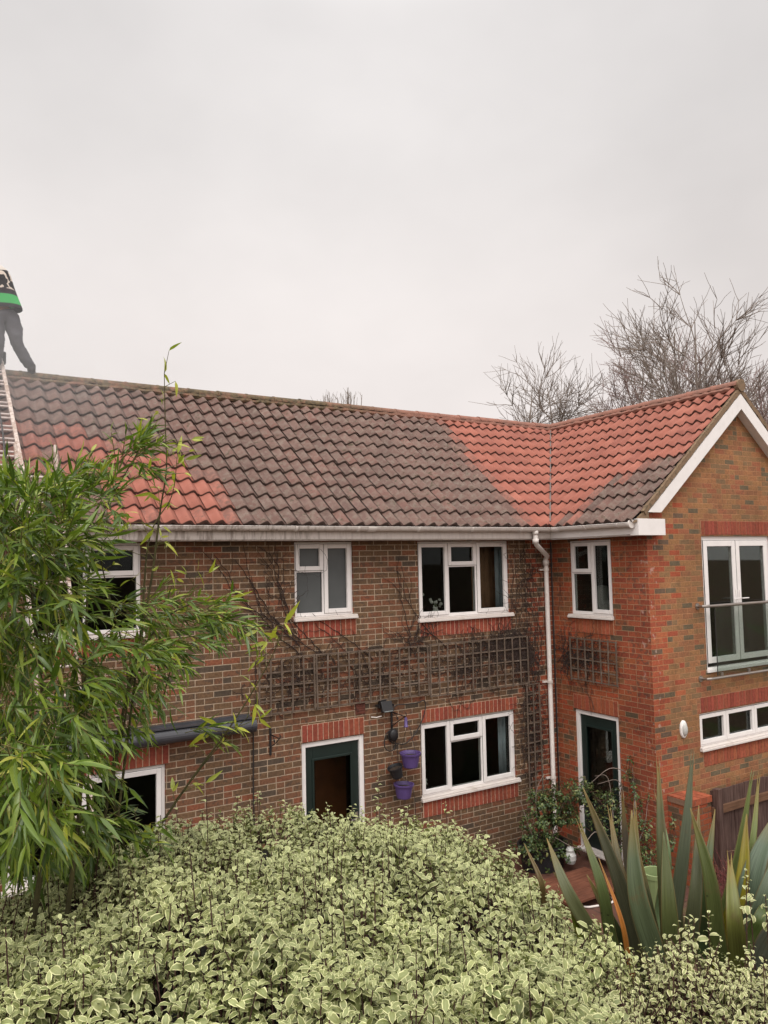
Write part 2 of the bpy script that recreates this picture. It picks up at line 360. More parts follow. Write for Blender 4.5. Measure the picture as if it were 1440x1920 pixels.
M['lamp_white'] = simple('white_lamp_diffuser', (.46, .45, .43), .35, .06)
M['airbrick'] = simple('dark_red_airbrick', (.11, .030, .018), .85, .2, 20)
M['awning'] = simple('charcoal_awning_case', (.045, .045, .052), .38, .2, 6, bstr=.03)
def ladder_mat():
    t = NT('paint_splashed_ladder'); g = t.geo(); n1 = t.noise(14, 5, g, .7); n2 = t.noise(45, 4, g, .75)
    c = t.mix(t.rng(n1, .42, .6, 0, 1, True), (.56, .47, .42), (.34, .23, .18)); c = t.mix(t.rng(n2, .6, .68, 0, .8, True), c, (.12, .08, .06))
    return t.done(t.bsdf(c, .6, 0, .4, n2, .3, .002))
M['ladder'] = ladder_mat()
M['rung'] = simple('dull_aluminium_rung', (.48, .40, .37), .5, .25, 12, metal=.1, dirt=((.2, .14, .12), .5, .6))
M['steel'] = simple('brushed_steel', (.36, .32, .29), .35, .1, 20, metal=.85)
M['fence'] = None
def wood_mat(name, c1, c2, sx=(40, 40, 2.5)):
    t = NT(name); g = t.geo(); mp_ = t.n('ShaderNodeMapping', {'Vector': g, 'Scale': sx}).outputs[0]
    n1 = t.noise(1, 5, mp_, .6); n2 = t.noise(3, 3, g)
    c = t.mix(t.rng(n1, .35, .68), c1, c2); c = t.mix(1, c, t.rng(n2, .3, .7, .75, 1.2), 'MULTIPLY')
    return t.done(t.bsdf(c, .85, 0, .25, n1, .4, .004))
M['fence'] = wood_mat('dark_brown_fence_boards', (.050, .026, .021), (.12, .075, .062))
M['fence_rail'] = wood_mat('brown_fence_rail', (.10, .05, .028), (.16, .085, .05), (3, 40, 40))
M['plank'] = wood_mat('red_brown_planks', (.10, .035, .02), (.16, .06, .034), (3, 30, 30))
M['denim'] = simple('charcoal_denim', (.048, .044, .052), .95, .22, 16, bstr=.4, bdist=.006)
M['skin'] = simple('skin', (.42, .22, .15), .55, .06, 20)
M['hair'] = simple('dark_hair', (.03, .02, .015), .7, .3, 60)
M['boot'] = simple('dark_boot_leather', (.03, .026, .026), .6)
def sweater_mat():
    t = NT('patterned_sweater'); g = t.geo(); sp = t.n('ShaderNodeSeparateXYZ', {0: g}); z = sp.outputs[2]
    n1 = t.noise(5.5, 1.5, g, .5, 1.2); pat = t.rng(n1, .50, .525, 0, 1, True)
    c = t.mix(pat, (.022, .020, .022), (.60, .52, .45))
    c = t.mix(t.rng(z, 7.99, 8.0), (.03, .024, .03), c)
    top = t.m_('GREATER_THAN', t.m_('MULTIPLY_ADD', sp.outputs[0], -.25, z), 8.24 - .25 * .9)
    c = t.mix(top, c, (.55, .50, .45))
    band = t.m_('MULTIPLY', t.rng(z, 7.80, 7.805), t.rng(z, 7.92, 7.925, 1, 0)); c = t.mix(band, c, (.06, .38, .11))
    return t.done(t.bsdf(c, .95, 0, .2, t.noise(60, 3, g), .3, .004))
M['sweater'] = sweater_mat()
def bark(name, c1, c2, sc=6):
    t = NT(name); g = t.geo(); n1 = t.noise(sc, 4, g, .6); return t.done(t.bsdf(t.mix(t.rng(n1, .35, .65), c1, c2), .9, 0, .2, n1, .5, .01))
M['bark'] = bark('grey_brown_bark', (.17, .13, .11), (.26, .215, .185), 2)  # paler than plain bark: haze over the far trees is in the colour
M['bark_red'] = bark('reddish_twig_bark', (.17, .105, .095), (.25, .17, .155), 2)
M['stem'] = bark('dark_stem_bark', (.045, .022, .018), (.085, .045, .035), 30)
M['culm'] = bark('green_brown_cane', (.085, .09, .025), (.13, .10, .04), 14)
M['culm_dark'] = bark('dark_olive_cane', (.035, .032, .014), (.07, .06, .022), 14)

def leaf_shell(t, col, rough, bump=None, trans=.3, spec=.45):
    b = t.bsdf(col, rough, 0, spec, bump, .3, .003)
    tcol = t.mix(1, col, (1.0, 1.15, .6), 'MULTIPLY'); tr = t.n('ShaderNodeBsdfTranslucent', {0: tcol}).outputs[0]
    return t.n('ShaderNodeMixShader', {0: trans, 1: b, 2: tr}).outputs[0]
def pitto_mat(name, cream_amt, base1, base2, cream):
    t = NT(name); a = t.n('ShaderNodeAttribute', attribute_name='lf'); sp = t.n('ShaderNodeSeparateColor', {0: a.outputs[0]}); u, tt, rd = sp.outputs
    g = t.geo(); n1 = t.noise(55, 3, g, .6)
    inner = t.mix(rd, base1, base2); inner = t.mix(t.rng(n1, .4, .7, 0, .5), inner, t.mix(.4, inner, (.32, .38, .18)))
    mid = t.rng(u, .0, .10, .30, 0, True); inner = t.mix(mid, inner, (.36, .40, .24))
    e = t.m_('ADD', t.m_('MAXIMUM', u, t.rng(tt, .78, 1.0, 0, .95)), t.m_('MULTIPLY', t.m_('SUBTRACT', n1, .5), .45))
    k = t.rng(e, .76 - cream_amt, .92 - cream_amt, 0, .9, True)
    c = t.mix(k, inner, cream)
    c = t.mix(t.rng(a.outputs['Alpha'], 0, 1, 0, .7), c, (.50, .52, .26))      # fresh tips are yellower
    vr = t.rng(t.noise(4.5, 3, g), .3, .7, .72, 1.22); c = t.mix(1, c, vr, 'MULTIPLY')
    return t.done(leaf_shell(t, c, .46, n1, .12, .3))
M['pitto'] = pitto_mat('variegated_leaf', .07, (.110, .130, .034), (.225, .235, .082), (.66, .64, .34))
M['pitto2'] = pitto_mat('cream_variegated_leaf', .24, (.15, .175, .05), (.24, .25, .085), (.66, .61, .35))
def bam_mat():
    t = NT('bamboo_leaf'); a = t.n('ShaderNodeAttribute', attribute_name='lf'); sp = t.n('ShaderNodeSeparateColor', {0: a.outputs[0]}); u, tt, rd = sp.outputs
    c = t.ramp(rd, [(0, (.034, .065, .010)), (.28, (.070, .122, .014)), (.5, (.125, .190, .020)), (.75, (.215, .285, .032)), (.92, (.36, .36, .05)), (1, (.40, .35, .07))])
    c = t.mix(t.rng(a.outputs['Alpha'], 0, 1), c, (.42, .42, .045))
    c = t.mix(t.rng(u, 0, .12, .3, 0, True), c, (.22, .28, .09)); g = t.geo()
    tip = t.m_('MULTIPLY', t.rng(tt, .88, 1), t.rng(rd, .4, .7)); c = t.mix(tip, c, (.40, .30, .14))
    return t.done(leaf_shell(t, c, .36, t.noise(90, 2, g), .28, .5))
M['bamboo'] = bam_mat()
def phorm_mat():
    t = NT('sword_leaf'); c0 = t.n('ShaderNodeAttribute', attribute_name='col').outputs[0]; a = t.n('ShaderNodeAttribute', attribute_name='lf'); sp = t.n('ShaderNodeSeparateColor', {0: a.outputs[0]}); u, tt, rd = sp.outputs
    g = t.geo(); cv = t.n('ShaderNodeCombineXYZ', {0: t.m_('MULTIPLY', u, 9), 1: t.m_('MULTIPLY', tt, 2.5), 2: t.m_('MULTIPLY', rd, 50)}).outputs[0]
    st = t.noise(2, 4, cv, .6); c = t.mix(1, c0, t.rng(st, .3, .7, .42, .92), 'MULTIPLY')
    k = t.m_('MULTIPLY', t.rng(tt, .80, 1.0, 0, .85), t.rng(rd, .25, .5)); c = t.mix(k, c, (.20, .13, .03))
    c = t.mix(t.rng(t.m_('ABSOLUTE', u), .90, .96, 0, .45, True), c, (.16, .09, .03)); c = t.mix(t.rng(t.noise(6, 4, g, .7), .58, .7, 0, .5, True), c, (.12, .085, .04))
    sptt = t.n('ShaderNodeTexVoronoi', {'Vector': g, 'Scale': 22.0}).outputs['Distance']
    c = t.mix(t.m_('MULTIPLY', t.rng(sptt, .07, .12, 1, 0), t.rng(t.noise(4, 2, g), .58, .62, 0, .8)), c, (.02, .015, .01))
    return t.done(leaf_shell(t, c, .45, st, .12, .4))
M['phorm'] = phorm_mat()
def shrub_mat():
    t = NT('dark_shrub_leaf'); a = t.n('ShaderNodeAttribute', attribute_name='lf'); sp = t.n('ShaderNodeSeparateColor', {0: a.outputs[0]}); u, tt, rd = sp.outputs
    c = t.ramp(rd, [(0, (.03, .055, .018)), (.5, (.06, .10, .03)), (.8, (.11, .15, .045)), (1, (.24, .24, .08))])
    return t.done(leaf_shell(t, c, .4, None, .2, .5))
M['shrub'] = shrub_mat()

# ------------------------------------------------------------------ ground
def terrain(x, y):
    wv = x * FWD.x + y * FWD.y; uv_ = x * LAT.x + y * LAT.y
    k = min(1, max(0, (7.2 - wv) / 3.0)); k = k * k * (3 - 2 * k)
    return k * 1.55
def ground_mat():
    t = NT('garden_ground'); g = t.geo(); sp = t.n('ShaderNodeSeparateXYZ', {0: g})
    n1 = t.noise(2.5, 6, g, .7); n2 = t.noise(22, 5, g, .7); n3 = t.noise(.6, 3, g)
    soil = t.mix(t.rng(n2, .35, .65), (.055, .035, .024), (.14, .085, .055)); soil = t.mix(t.rng(n1, .5, .62, 0, .7), soil, (.13, .055, .045))
    grass = t.mix(t.rng(n2, .35, .65), (.045, .07, .018), (.10, .12, .035))
    c = t.mix(t.rng(n1, .55, .64, 0, 1, True), soil, grass)
    far = t.m_('MAXIMUM', t.rng(sp.outputs[1], 13, 15), t.rng(n3, .56, .62, 0, .6)); c = t.mix(far, c, grass)
    return t.done(t.bsdf(c, .95, 0, .15, t.m_('ADD', n1, n2), .8, .03))
M['ground'] = ground_mat()
def add_ground():
    xs = np.concatenate([np.linspace(-400, -8, 8), np.linspace(-6, 18, 61), np.linspace(22, 400, 8)])
    V = []; nx = len(xs)
    for y in xs:
        for x in xs:
            z = terrain(x, y) + (math.sin(x * 3.1) * math.cos(y * 2.7) * .02 if y < 6.6 else 0)
            V.append((x, y, z))
    i, j = np.meshgrid(np.arange(nx - 1), np.arange(nx - 1)); b = (j * nx + i).ravel()
    o = fast('ground', np.array(V), np.stack([b, b + 1, b + nx + 1, b + nx], 1), M['ground']); tag(o, kind='structure')
add_ground()
def paving_mat():
    t = NT('brown_paving'); g = t.geo()
    b = t.n('ShaderNodeTexBrick', {'Vector': g, 'Color1': (.115, .048, .032, 1), 'Color2': (.09, .040, .028, 1), 'Mortar': (.045, .03, .022, 1), 'Scale': 1.0, 'Mortar Size': .006, 'Brick Width': .6, 'Row Height': .6}, offset=.0)
    n1 = t.noise(5, 5, g, .7); c = t.mix(1, b.outputs[0], t.rng(n1, .3, .7, .7, 1.2), 'MULTIPLY')
    return t.done(t.bsdf(c, .7, 0, .35, n1, .3, .006))
M['paving'] = paving_mat()
mb = MB(); mb.add([(-3, 7.2, .004), (5.2, 7.2, .004), (6.6, 6.6, .004), (8.7, 6.6, .004), (8.7, 9.1, .004), (-3, 9.1, .004)], [(0, 1, 2, 3, 4, 5)])
tag(mb.build('patio_paving', M['paving']), kind='structure')

# ------------------------------------------------------------------ the house
X0, YM, YG = 8.55, 9.0, 7.15           # return wall, main wall, gable wall
EZ, RZ = 4.84, 6.90                    # eaves and ridge of the tiled slopes
HX0, HX1, HYB = -6.0, 12.7, 13.2
house = empty('brick_house', (4.0, 9.0, 0), 'two storey red brick house with half-cleaned tiled roof and white windows', 'house')

def wall(name, P, u0, u1, z0, z1, holes, mat, depth, extra=None, rev=.12):
    """P(u, z, d): local to world, d = depth behind the face. holes: (u0,u1,z0,z1)"""
    mbw = MB(); us = sorted({u0, u1, *[h[0] for h in holes], *[h[1] for h in holes]}); zs = sorted({z0, z1, *[h[2] for h in holes], *[h[3] for h in holes]})
    for a, b in zip(us, us[1:]):
        for c, d in zip(zs, zs[1:]):
            cu, cz = (a + b) / 2, (c + d) / 2
            if any(h[0] < cu < h[1] and h[2] < cz < h[3] for h in holes): continue
            mbw.add([P(a, c, 0), P(b, c, 0), P(b, d, 0), P(a, d, 0)], [(0, 1, 2, 3)])
    for h in holes:
        a, b, c, d = h
        mbw.add([P(a, c, 0), P(b, c, 0), P(b, c, rev), P(a, c, rev)], [(0, 1, 2, 3)])
        mbw.add([P(a, d, 0), P(b, d, 0), P(b, d, rev), P(a, d, rev)], [(3, 2, 1, 0)])
        mbw.add([P(a, c, 0), P(a, d, 0), P(a, d, rev), P(a, c, rev)], [(3, 2, 1, 0)])
        mbw.add([P(b, c, 0), P(b, d, 0), P(b, d, rev), P(b, c, rev)], [(0, 1, 2, 3)])
    if extra: mbw.add(*extra)
    return mbw.build(name, mat, house)
PM = lambda u, z, d: (u, YM + d, z)
PR = lambda u, z, d: (X0 + d, u, z)
PG = lambda u, z, d: (u, YG + d, z)

holes_m = [(0.98, 2.19, 3.61, 4.62), (4.11, 4.965, 3.61, 4.62), (6.0, 7.655, 3.49, 4.62), (0.80, 2.465, 1.05, 2.085), (4.175, 5.085, 0.0, 2.075), (5.98, 7.685, 1.09, 2.095), (-2.6, -1.2, 3.5, 4.62), (-2.6, -1.2, 1.05, 2.09)]
holes_r = [(7.80, 8.635, 3.44, 4.60), (7.78, 8.63, 0.0, 2.065)]
holes_g = [(9.715, 11.39, 2.66, 4.62), (9.49, 11.40, 1.58, 2.10)]
wall('wall', PM, HX0, X0, -.3, 4.66, holes_m, M['brick_main'], .1)
wall('wall', PR, YG, YM, -.3, 4.66, holes_r, M['brick_return'], .1)
XR = 10.62
gt = [(X0, YG, 4.9), (HX1 - .01, YG, 4.9), (XR + 2.13, YG, RZ - 2.13 * .841 - .10), (XR, YG, RZ - .06), (X0, YG, 4.84 + .35 * .841 - .06)]
wall('wall', PG, X0, HX1, -1.5, 4.9, holes_g, M['brick_gable'], .1, ([gt[0], gt[1], gt[3], gt[4]], [(0, 1, 2, 3)]))
mb = MB()
mb.add([(HX0, YM, -.3), (HX0, HYB, -.3), (HX0, HYB, 4.66), (HX0, 11.1, RZ - .05), (HX0, YM, 4.66)], [(4, 3, 2, 1, 0)])
mb.add([(HX0, HYB, -.3), (HX1, HYB, -.3), (HX1, HYB, 4.66), (HX0, HYB, 4.66)], [(0, 3, 2, 1)])
mb.add([(HX1, YG, -1.5), (HX1, HYB, -1.5), (HX1, HYB, 4.66), (HX1, YG, 4.9)], [(0, 1, 2, 3)])
mb.build('wall', M['brick_main'], house)

# interiors: dim rooms behind the glass
def room(x0, x1, y0, y1, z0, z1, mat, open_side):
    mbr = MB(); v = [(x0, y0, z0), (x1, y0, z0), (x1, y1, z0), (x0, y1, z0), (x0, y0, z1), (x1, y0, z1), (x1, y1, z1), (x0, y1, z1)]
    f = {'b': (0, 1, 2, 3), 't': (7, 6, 5, 4), 'f': (0, 4, 5, 1), 'r': (1, 5, 6, 2), 'k': (2, 6, 7, 3), 'l': (3, 7, 4, 0)}
    mbr.add(v, [q for k_, q in f.items() if k_ != open_side]); return mbr.build('room_interior', mat, house)
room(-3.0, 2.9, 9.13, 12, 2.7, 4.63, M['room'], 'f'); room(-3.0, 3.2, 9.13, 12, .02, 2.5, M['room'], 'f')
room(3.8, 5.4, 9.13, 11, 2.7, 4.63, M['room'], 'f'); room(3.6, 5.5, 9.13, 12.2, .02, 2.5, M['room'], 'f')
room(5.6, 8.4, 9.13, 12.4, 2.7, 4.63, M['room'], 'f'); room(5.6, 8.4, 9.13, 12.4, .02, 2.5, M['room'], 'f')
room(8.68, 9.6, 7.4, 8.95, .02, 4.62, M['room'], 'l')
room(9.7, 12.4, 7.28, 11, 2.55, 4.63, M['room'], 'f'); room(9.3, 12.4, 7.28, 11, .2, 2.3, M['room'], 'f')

# windows and doors
def lbox(mbx, P, u0, u1, z0, z1, d0, d1): mbx.box(P(u0, z0, d0), P(u1, z1, d1))
def ring(mbx, P, u0, u1, z0, z1, wd, d0, d1):
    lbox(mbx, P, u0, u0 + wd, z0, z1, d0, d1); lbox(mbx, P, u1 - wd, u1, z0, z1, d0, d1)
    lbox(mbx, P, u0 + wd, u1 - wd, z0, z0 + wd, d0, d1); lbox(mbx, P, u0 + wd, u1 - wd, z1 - wd, z1, d0, d1)
def window(P, u0, u1, z0, z1, secs, sill=.055, pane='glass', fd=.035, sill_ext=.04, fw_=.045, handles=()):
    """secs: (ua, ub, [(za, zb, opening?)])"""
    f = MB(); ring(f, P, u0, u1, z0 + sill, z1, fw_, fd, fd + .07)
    for s in secs[:-1]: lbox(f, P, s[1] - .022, s[1] + .022, z0 + sill + fw_, z1 - fw_, fd + .002, fd + .068)
    panes = []; sashes = []; trans = []
    for i, (a, b, rows) in enumerate(secs):
        ia = a + (fw_ if i == 0 else .022); ib = b - (fw_ if i == len(secs) - 1 else .022)
        for j, (za, zb, op) in enumerate(rows):
            iz0 = za + (fw_ if j == 0 else .02); iz1 = zb - (fw_ if j == len(rows) - 1 else .02)
            if j < len(rows) - 1: lbox(f, P, ia, ib, zb - .02, zb + .02, fd + .004, fd + .066)
            if op: sashes.append((ia - .018, ib + .018, iz0 - .018, iz1 + .018)); panes.append((ia + .035, ib - .035, iz0 + .035, iz1 - .035))
            else: panes.append((ia, ib, iz0, iz1))
    fo = f.build('window', M['upvc'], house, bevel=.004)
    for a, b, c, d in sashes:
        s = MB(); ring(s, P, a, b, c, d, .056, fd - .016, fd + .03)
        s.build('sash', M['upvc'], fo, bevel=.006)
        g = MB(); ring(g, P, a - .003, b + .003, c - .003, d + .003, .004, fd - .0035, fd + .001); g.build('seal', M['dark_joint'], fo)
    for a, b, c, d in panes:
        p = MB(); lbox(p, P, a - .004, b + .004, c - .004, d + .004, fd + .03, fd + .036); p.build('pane', M[pane], fo)
        g = MB(); ring(g, P, a - .001, b + .001, c - .001, d + .001, .005, fd + .022, fd + .029); g.build('seal', M['dark_joint'], fo)
    if sill:
        s = MB(); lbox(s, P, u0 - sill_ext * .5, u1 + sill_ext, z0, z0 + sill * .55, -.055, fd + .06); lbox(s, P, u0 - sill_ext * .5, u1 + sill_ext, z0 + sill * .55, z0 + sill - .002, -.04, fd + .058)
        s.build('sill', M['upvc_old'], fo, bevel=.005)
    return fo
def win_secs(a, b, c, d): return a, b, c, d
# bathroom (frosted)
window(PM, 4.11, 4.965, 3.61, 4.62, [(4.11, 4.54, [(3.665, 4.25, 0), (4.25, 4.62, 1)]), (4.54, 4.965, [(3.665, 4.62, 1)])], pane='frosted')
window(PM, 6.0, 7.655, 3.49, 4.62, [(6.0, 6.54, [(3.545, 4.62, 1)]), (6.54, 7.06, [(3.545, 4.27, 0), (4.27, 4.62, 1)]), (7.06, 7.655, [(3.545, 4.62, 1)])])
window(PM, 0.98, 2.19, 3.55, 4.62, [(0.98, 1.59, [(3.605, 4.62, 0)]), (1.59, 2.19, [(3.605, 4.25, 0), (4.25, 4.62, 1)])])
window(PM, 0.80, 2.465, 1.0, 2.085, [(0.80, 1.55, [(1.055, 2.085, 0)]), (1.55, 2.465, [(1.055, 2.085, 1)])], fw_=.06)
window(PM, 5.98, 7.685, 1.04, 2.095, [(5.98, 6.50, [(1.095, 2.095, 1)]), (6.50, 7.08, [(1.095, 1.78, 0), (1.78, 2.095, 1)]), (7.08, 7.685, [(1.095, 2.095, 1)])])
window(PM, -2.6, -1.2, 3.5, 4.62, [(-2.6, -1.9, [(3.555, 4.62, 1)]), (-1.9, -1.2, [(3.555, 4.62, 0)])])
window(PM, -2.6, -1.2, 1.05, 2.09, [(-2.6, -1.9, [(1.105, 2.09, 1)]), (-1.9, -1.2, [(1.105, 2.09, 0)])])
window(PR, 7.80, 8.635, 3.44, 4.60, [(7.80, 8.21, [(3.495, 4.60, 1)]), (8.21, 8.635, [(3.495, 4.12, 0), (4.12, 4.60, 1)])], sill_ext=.03)
window(PG, 9.49, 11.40, 1.58, 2.10, [(9.49, 10.12, [(1.635, 2.10, 1)]), (10.12, 10.80, [(1.635, 2.10, 1)]), (10.80, 11.40, [(1.635, 2.10, 1)])])

# french window and glass balcony
f = MB(); ring(f, PG, 9.715, 11.39, 2.66, 4.62, .06, .035, .105); lbox(f, PG, 9.775, 11.33, 4.56, 4.575, .03, .036)
lbox(f, PG, 9.70, 11.405, 2.66, 2.70, -.03, .034)
fo = f.build('french_window', M['upvc'], house, bevel=.005)
for a, b, hs in ((9.78, 10.53, 1), (10.545, 11.325, -1)):
    s = MB(); ring(s, PG, a, b, 2.78, 4.555, .085, .018, .08); so_ = s.build('door_leaf', M['upvc'], fo, bevel=.006)
    p = MB(); lbox(p, PG, a + .08, b - .08, 2.86, 4.475, .045, .052); p.build('pane', M['glass'], fo)
    g = MB(); ring(g, PG, a - .004, b + .004, 2.776, 4.559, .005, .026, .033); ring(g, PG, a + .084, b - .084, 2.864, 4.471, .005, .036, .043); g.build('seal', M['dark_joint'], fo)
    h = MB(); hx = (b - .035) if hs > 0 else (a + .035)
    h.box(PG(hx - .014, 3.60, .004), PG(hx + .014, 3.82, .016)); h.tube([PG(hx, 3.69, .014), PG(hx, 3.69, -.035), PG(hx + (-.14 if hs > 0 else .14), 3.69, -.038)], .009, 6)
    h.build('door_handle', M['upvc'], fo, smooth=False)
bal = MB()
bal.tube([PG(9.55, 3.615, 0), PG(9.55, 3.615, -.09), PG(9.62, 3.615, -.11), PG(11.6, 3.615, -.11), PG(11.6, 3.615, 0)], .022, 10)
for z_ in (3.615, 2.59): bal.tube([PG(9.55, z_, 0), PG(9.55, z_, -.012)], .045, 14)
bal.tube([PG(9.58, 2.59, 0), PG(9.58, 2.59, -.09), PG(9.64, 2.59, -.11), PG(11.6, 2.59, -.11), PG(11.6, 2.59, 0)], .019, 10)
for x_ in (9.86, 10.5, 11.1): bal.box(PG(x_, 2.60, -.12), PG(x_ + .05, 2.66, -.10))
bo = bal.build('balcony_rail', M['steel'], house, smooth=False)
p = MB(); lbox(p, PG, 9.80, 11.5, 2.62, 3.60, -.112, -.102); p.build('glass_panel', M['bal_glass'], bo)
g = MB(); lbox(g, PG, 9.797, 9.80, 2.62, 3.60, -.114, -.10); g.build('glass_edge', M['dark_joint'], bo)

def door(P, u0, u1, ztop, handle_u, glassz=(.35, 1.83), reflect_in=None, gw=.15):
    f = MB(); lbox(f, P, u0, u0 + .065, 0.02, ztop, .02, .11); lbox(f, P, u1 - .065, u1, 0.02, ztop, .02, .11); lbox(f, P, u0 + .065, u1 - .065, ztop - .065, ztop, .02, .11)
    lbox(f, P, u0 - .02, u1 + .02, 0, .035, -.05, .12)
    fo_ = f.build('door_frame', M['upvc'], house, bevel=.005)
    d = MB(); a, b = u0 + .068, u1 - .068
    lbox(d, P, a, a + gw, .04, ztop - .07, .05, .10); lbox(d, P, b - gw, b, .04, ztop - .07, .05, .10)
    lbox(d, P, a + gw, b - gw, .04, glassz[0], .05, .10); lbox(d, P, a + gw, b - gw, glassz[1], ztop - .07, .05, .10)
    ring(d, P, a + gw - .015, b - gw + .015, glassz[0] - .015, glassz[1] + .015, .03, .038, .051)
    do = d.build('door', M['green'], house, bevel=.004)
    p_ = MB(); lbox(p_, P, a + gw, b - gw, glassz[0], glassz[1], .07, .078); p_.build('pane', M['glass'], do)
    h = MB(); s_ = 1 if handle_u > (u0 + u1) / 2 else -1
    h.tube([P(handle_u, 1.0, .05), P(handle_u, 1.0, .0), P(handle_u - s_ * .11, 1.0, -.005)], .009, 6); h.box(P(handle_u - .018, .92, .044), P(handle_u + .018, 1.08, .049))
    h.build('door_handle', M['steel'], do); return do
door(PM, 4.175, 5.085, 2.075, 4.98, (.45, 1.84), gw=.11)
door(PR, 7.78, 8.63, 2.065, 8.52, (.72, 1.84), gw=.10)

# objects seen inside the rooms
mb = MB(); mb.box((4.62, 9.55, .02), (5.1, 9.6, 1.75)); tag(mb.build('wooden_cabinet', M['wood_warm'], bevel=.01), 'warm brown wooden cupboard behind the glass of the green back door', 'cupboard')
def curtain(x0, x1, z0, z1, y, mat, label, amp=.02, per=.07, gather=0):
    n = 40; vs = []; fs = []
    for i in range(n + 1):
        for j, z in enumerate((z0, (z0 + z1) / 2, z1)):
            k = 1 - gather * (1 - abs(j - 1)); x = x1 - (x1 - x0) * (1 - i / n) * (k if j < 2 else 1)
            vs.append((x, y + math.sin((x1 - x0) * i / n / per * 6.28) * amp, z))
    for i in range(n):
        for j in range(2): a = i * 3 + j; fs.append((a, a + 3, a + 4, a + 1))
    m_ = MB(); m_.add(vs, fs); o = m_.build('curtain', mat, smooth=True); sol = o.modifiers.new('t', 'SOLIDIFY'); sol.thickness = .004
    return tag(o, label, 'curtain')
curtain(7.55, 7.72, 3.50, 4.6, 9.2, M['curtain_blue'], 'pale blue curtain gathered inside the right pane of the wide upstairs window')
curtain(7.22, 7.95, 3.40, 4.6, 9.36, M['curtain_brown'], 'plain brown curtain hanging inside the wide upstairs window, behind the pale blue one', .008, .12)
curtain(7.50, 7.66, 1.05, 2.08, 9.18, M['curtain_blue'], 'grey blue curtain inside the right pane of the ground floor window')
def vase(x, y, z, lab, hh=.32, sd_=1):
    e = empty('flower_vase', (x, y, z), lab, 'vase'); rs = random.Random(sd_)
    a = MB(); a.lathe((x, y, z), [(.0, 0), (.04, 0), (.055, .06), (.045, .12), (.03, .16), (.04, .18)], 16); a.build('vase', M['petal'], e, smooth=True)
    a = MB()
    for i in range(9):
        q = Vector((x + rs.uniform(-.09, .09), y + rs.uniform(-.05, .02), z + hh - rs.uniform(0, .12)))
        a.sphere(q, rs.uniform(.014, .028), 4); 
        for k in range(3): a.sphere(q + Vector((rs.uniform(-.02, .02), rs.uniform(-.02, .02), rs.uniform(-.02, .02))), .014, 3)
    a.build('flowers', M['petal'], e)
    a = MB()
    for i in range(10): a.tube([(x, y, z + .15), (x + rs.uniform(-.1, .1), y + rs.uniform(-.05, .05), z + hh - rs.uniform(0, .1))], .003, 4)
    a.build('stems', M['houseplant'], e)
vase(6.16, 9.22, 3.56, 'white vase of flowers on the sill inside the left pane of the upstairs window', .36, 1)
vase(6.44, 9.22, 3.50, 'low white flowers inside the upstairs window, right of the white vase', .28, 2)
vase(6.12, 9.24, 1.08, 'small white flowers on the sill inside the ground floor window', .22, 3)
mb = MB(); mb.lathe((8.95, 8.36, 3.55), [(.09, 0), (.10, .02), (.10, .3), (.07, .36), (0, .37)], 16); tag(mb.build('storage_tub', M['lamp_white'], smooth=True), 'pale round tub behind the narrow upstairs window beside the downpipe', 'tub')

# soldier courses: every brick modelled, slightly proud of the wall
def soldiers(P, u0, u1, z0, z1, pale=False, tone=(.24, .058, .034)):
    m_ = MB(); rs = random.Random(int(u0 * 100)); n = max(1, round((u1 - u0) / .075)); st = (u1 - u0) / n
    m_.cur = (.50, .34, .24, 1) if not pale else (.37, .20, .12, 1); lbox(m_, P, u0 - .006, u1 + .006, z0, z1, -.004, .03)
    for i in range(n):
        k = rs.uniform(.85, 1.18); m_.cur = (tone[0] * k, tone[1] * k * rs.uniform(.9, 1.1), tone[2] * k, 1)
        j = rs.uniform(-.002, .002); lbox(m_, P, u0 + i * st + .0055, u0 + (i + 1) * st - .0055, z0 + .003, z1 - .004, -.009 + j, .028)
    return m_.build('soldier_course', M['soldier'], house, colors=True)
soldiers(PM, 4.18, 5.08, 2.085, 2.30); soldiers(PM, 6.0, 7.725, 2.105, 2.285); soldiers(PM, 6.0, 7.70, .82, 1.035)
soldiers(PM, 4.135, 4.99, 3.395, 3.605); soldiers(PM, 6.01, 7.66, 3.285, 3.485); soldiers(PM, .8, 2.5, 2.09, 2.30); soldiers(PM, 0.98, 2.19, 3.34, 3.545)
soldiers(PR, 7.80, 8.62, 3.225, 3.435, True, (.28, .075, .036)); soldiers(PR, 7.78, 8.64, 2.075, 2.29, True, (.28, .075, .036))
soldiers(PG, 9.715, 11.4, 4.64, 4.845, True); soldiers(PG, 9.52, 11.4, 2.115, 2.325, True); soldiers(PG, 9.54, 11.4, 1.36, 1.575, True, (.29, .08, .04))

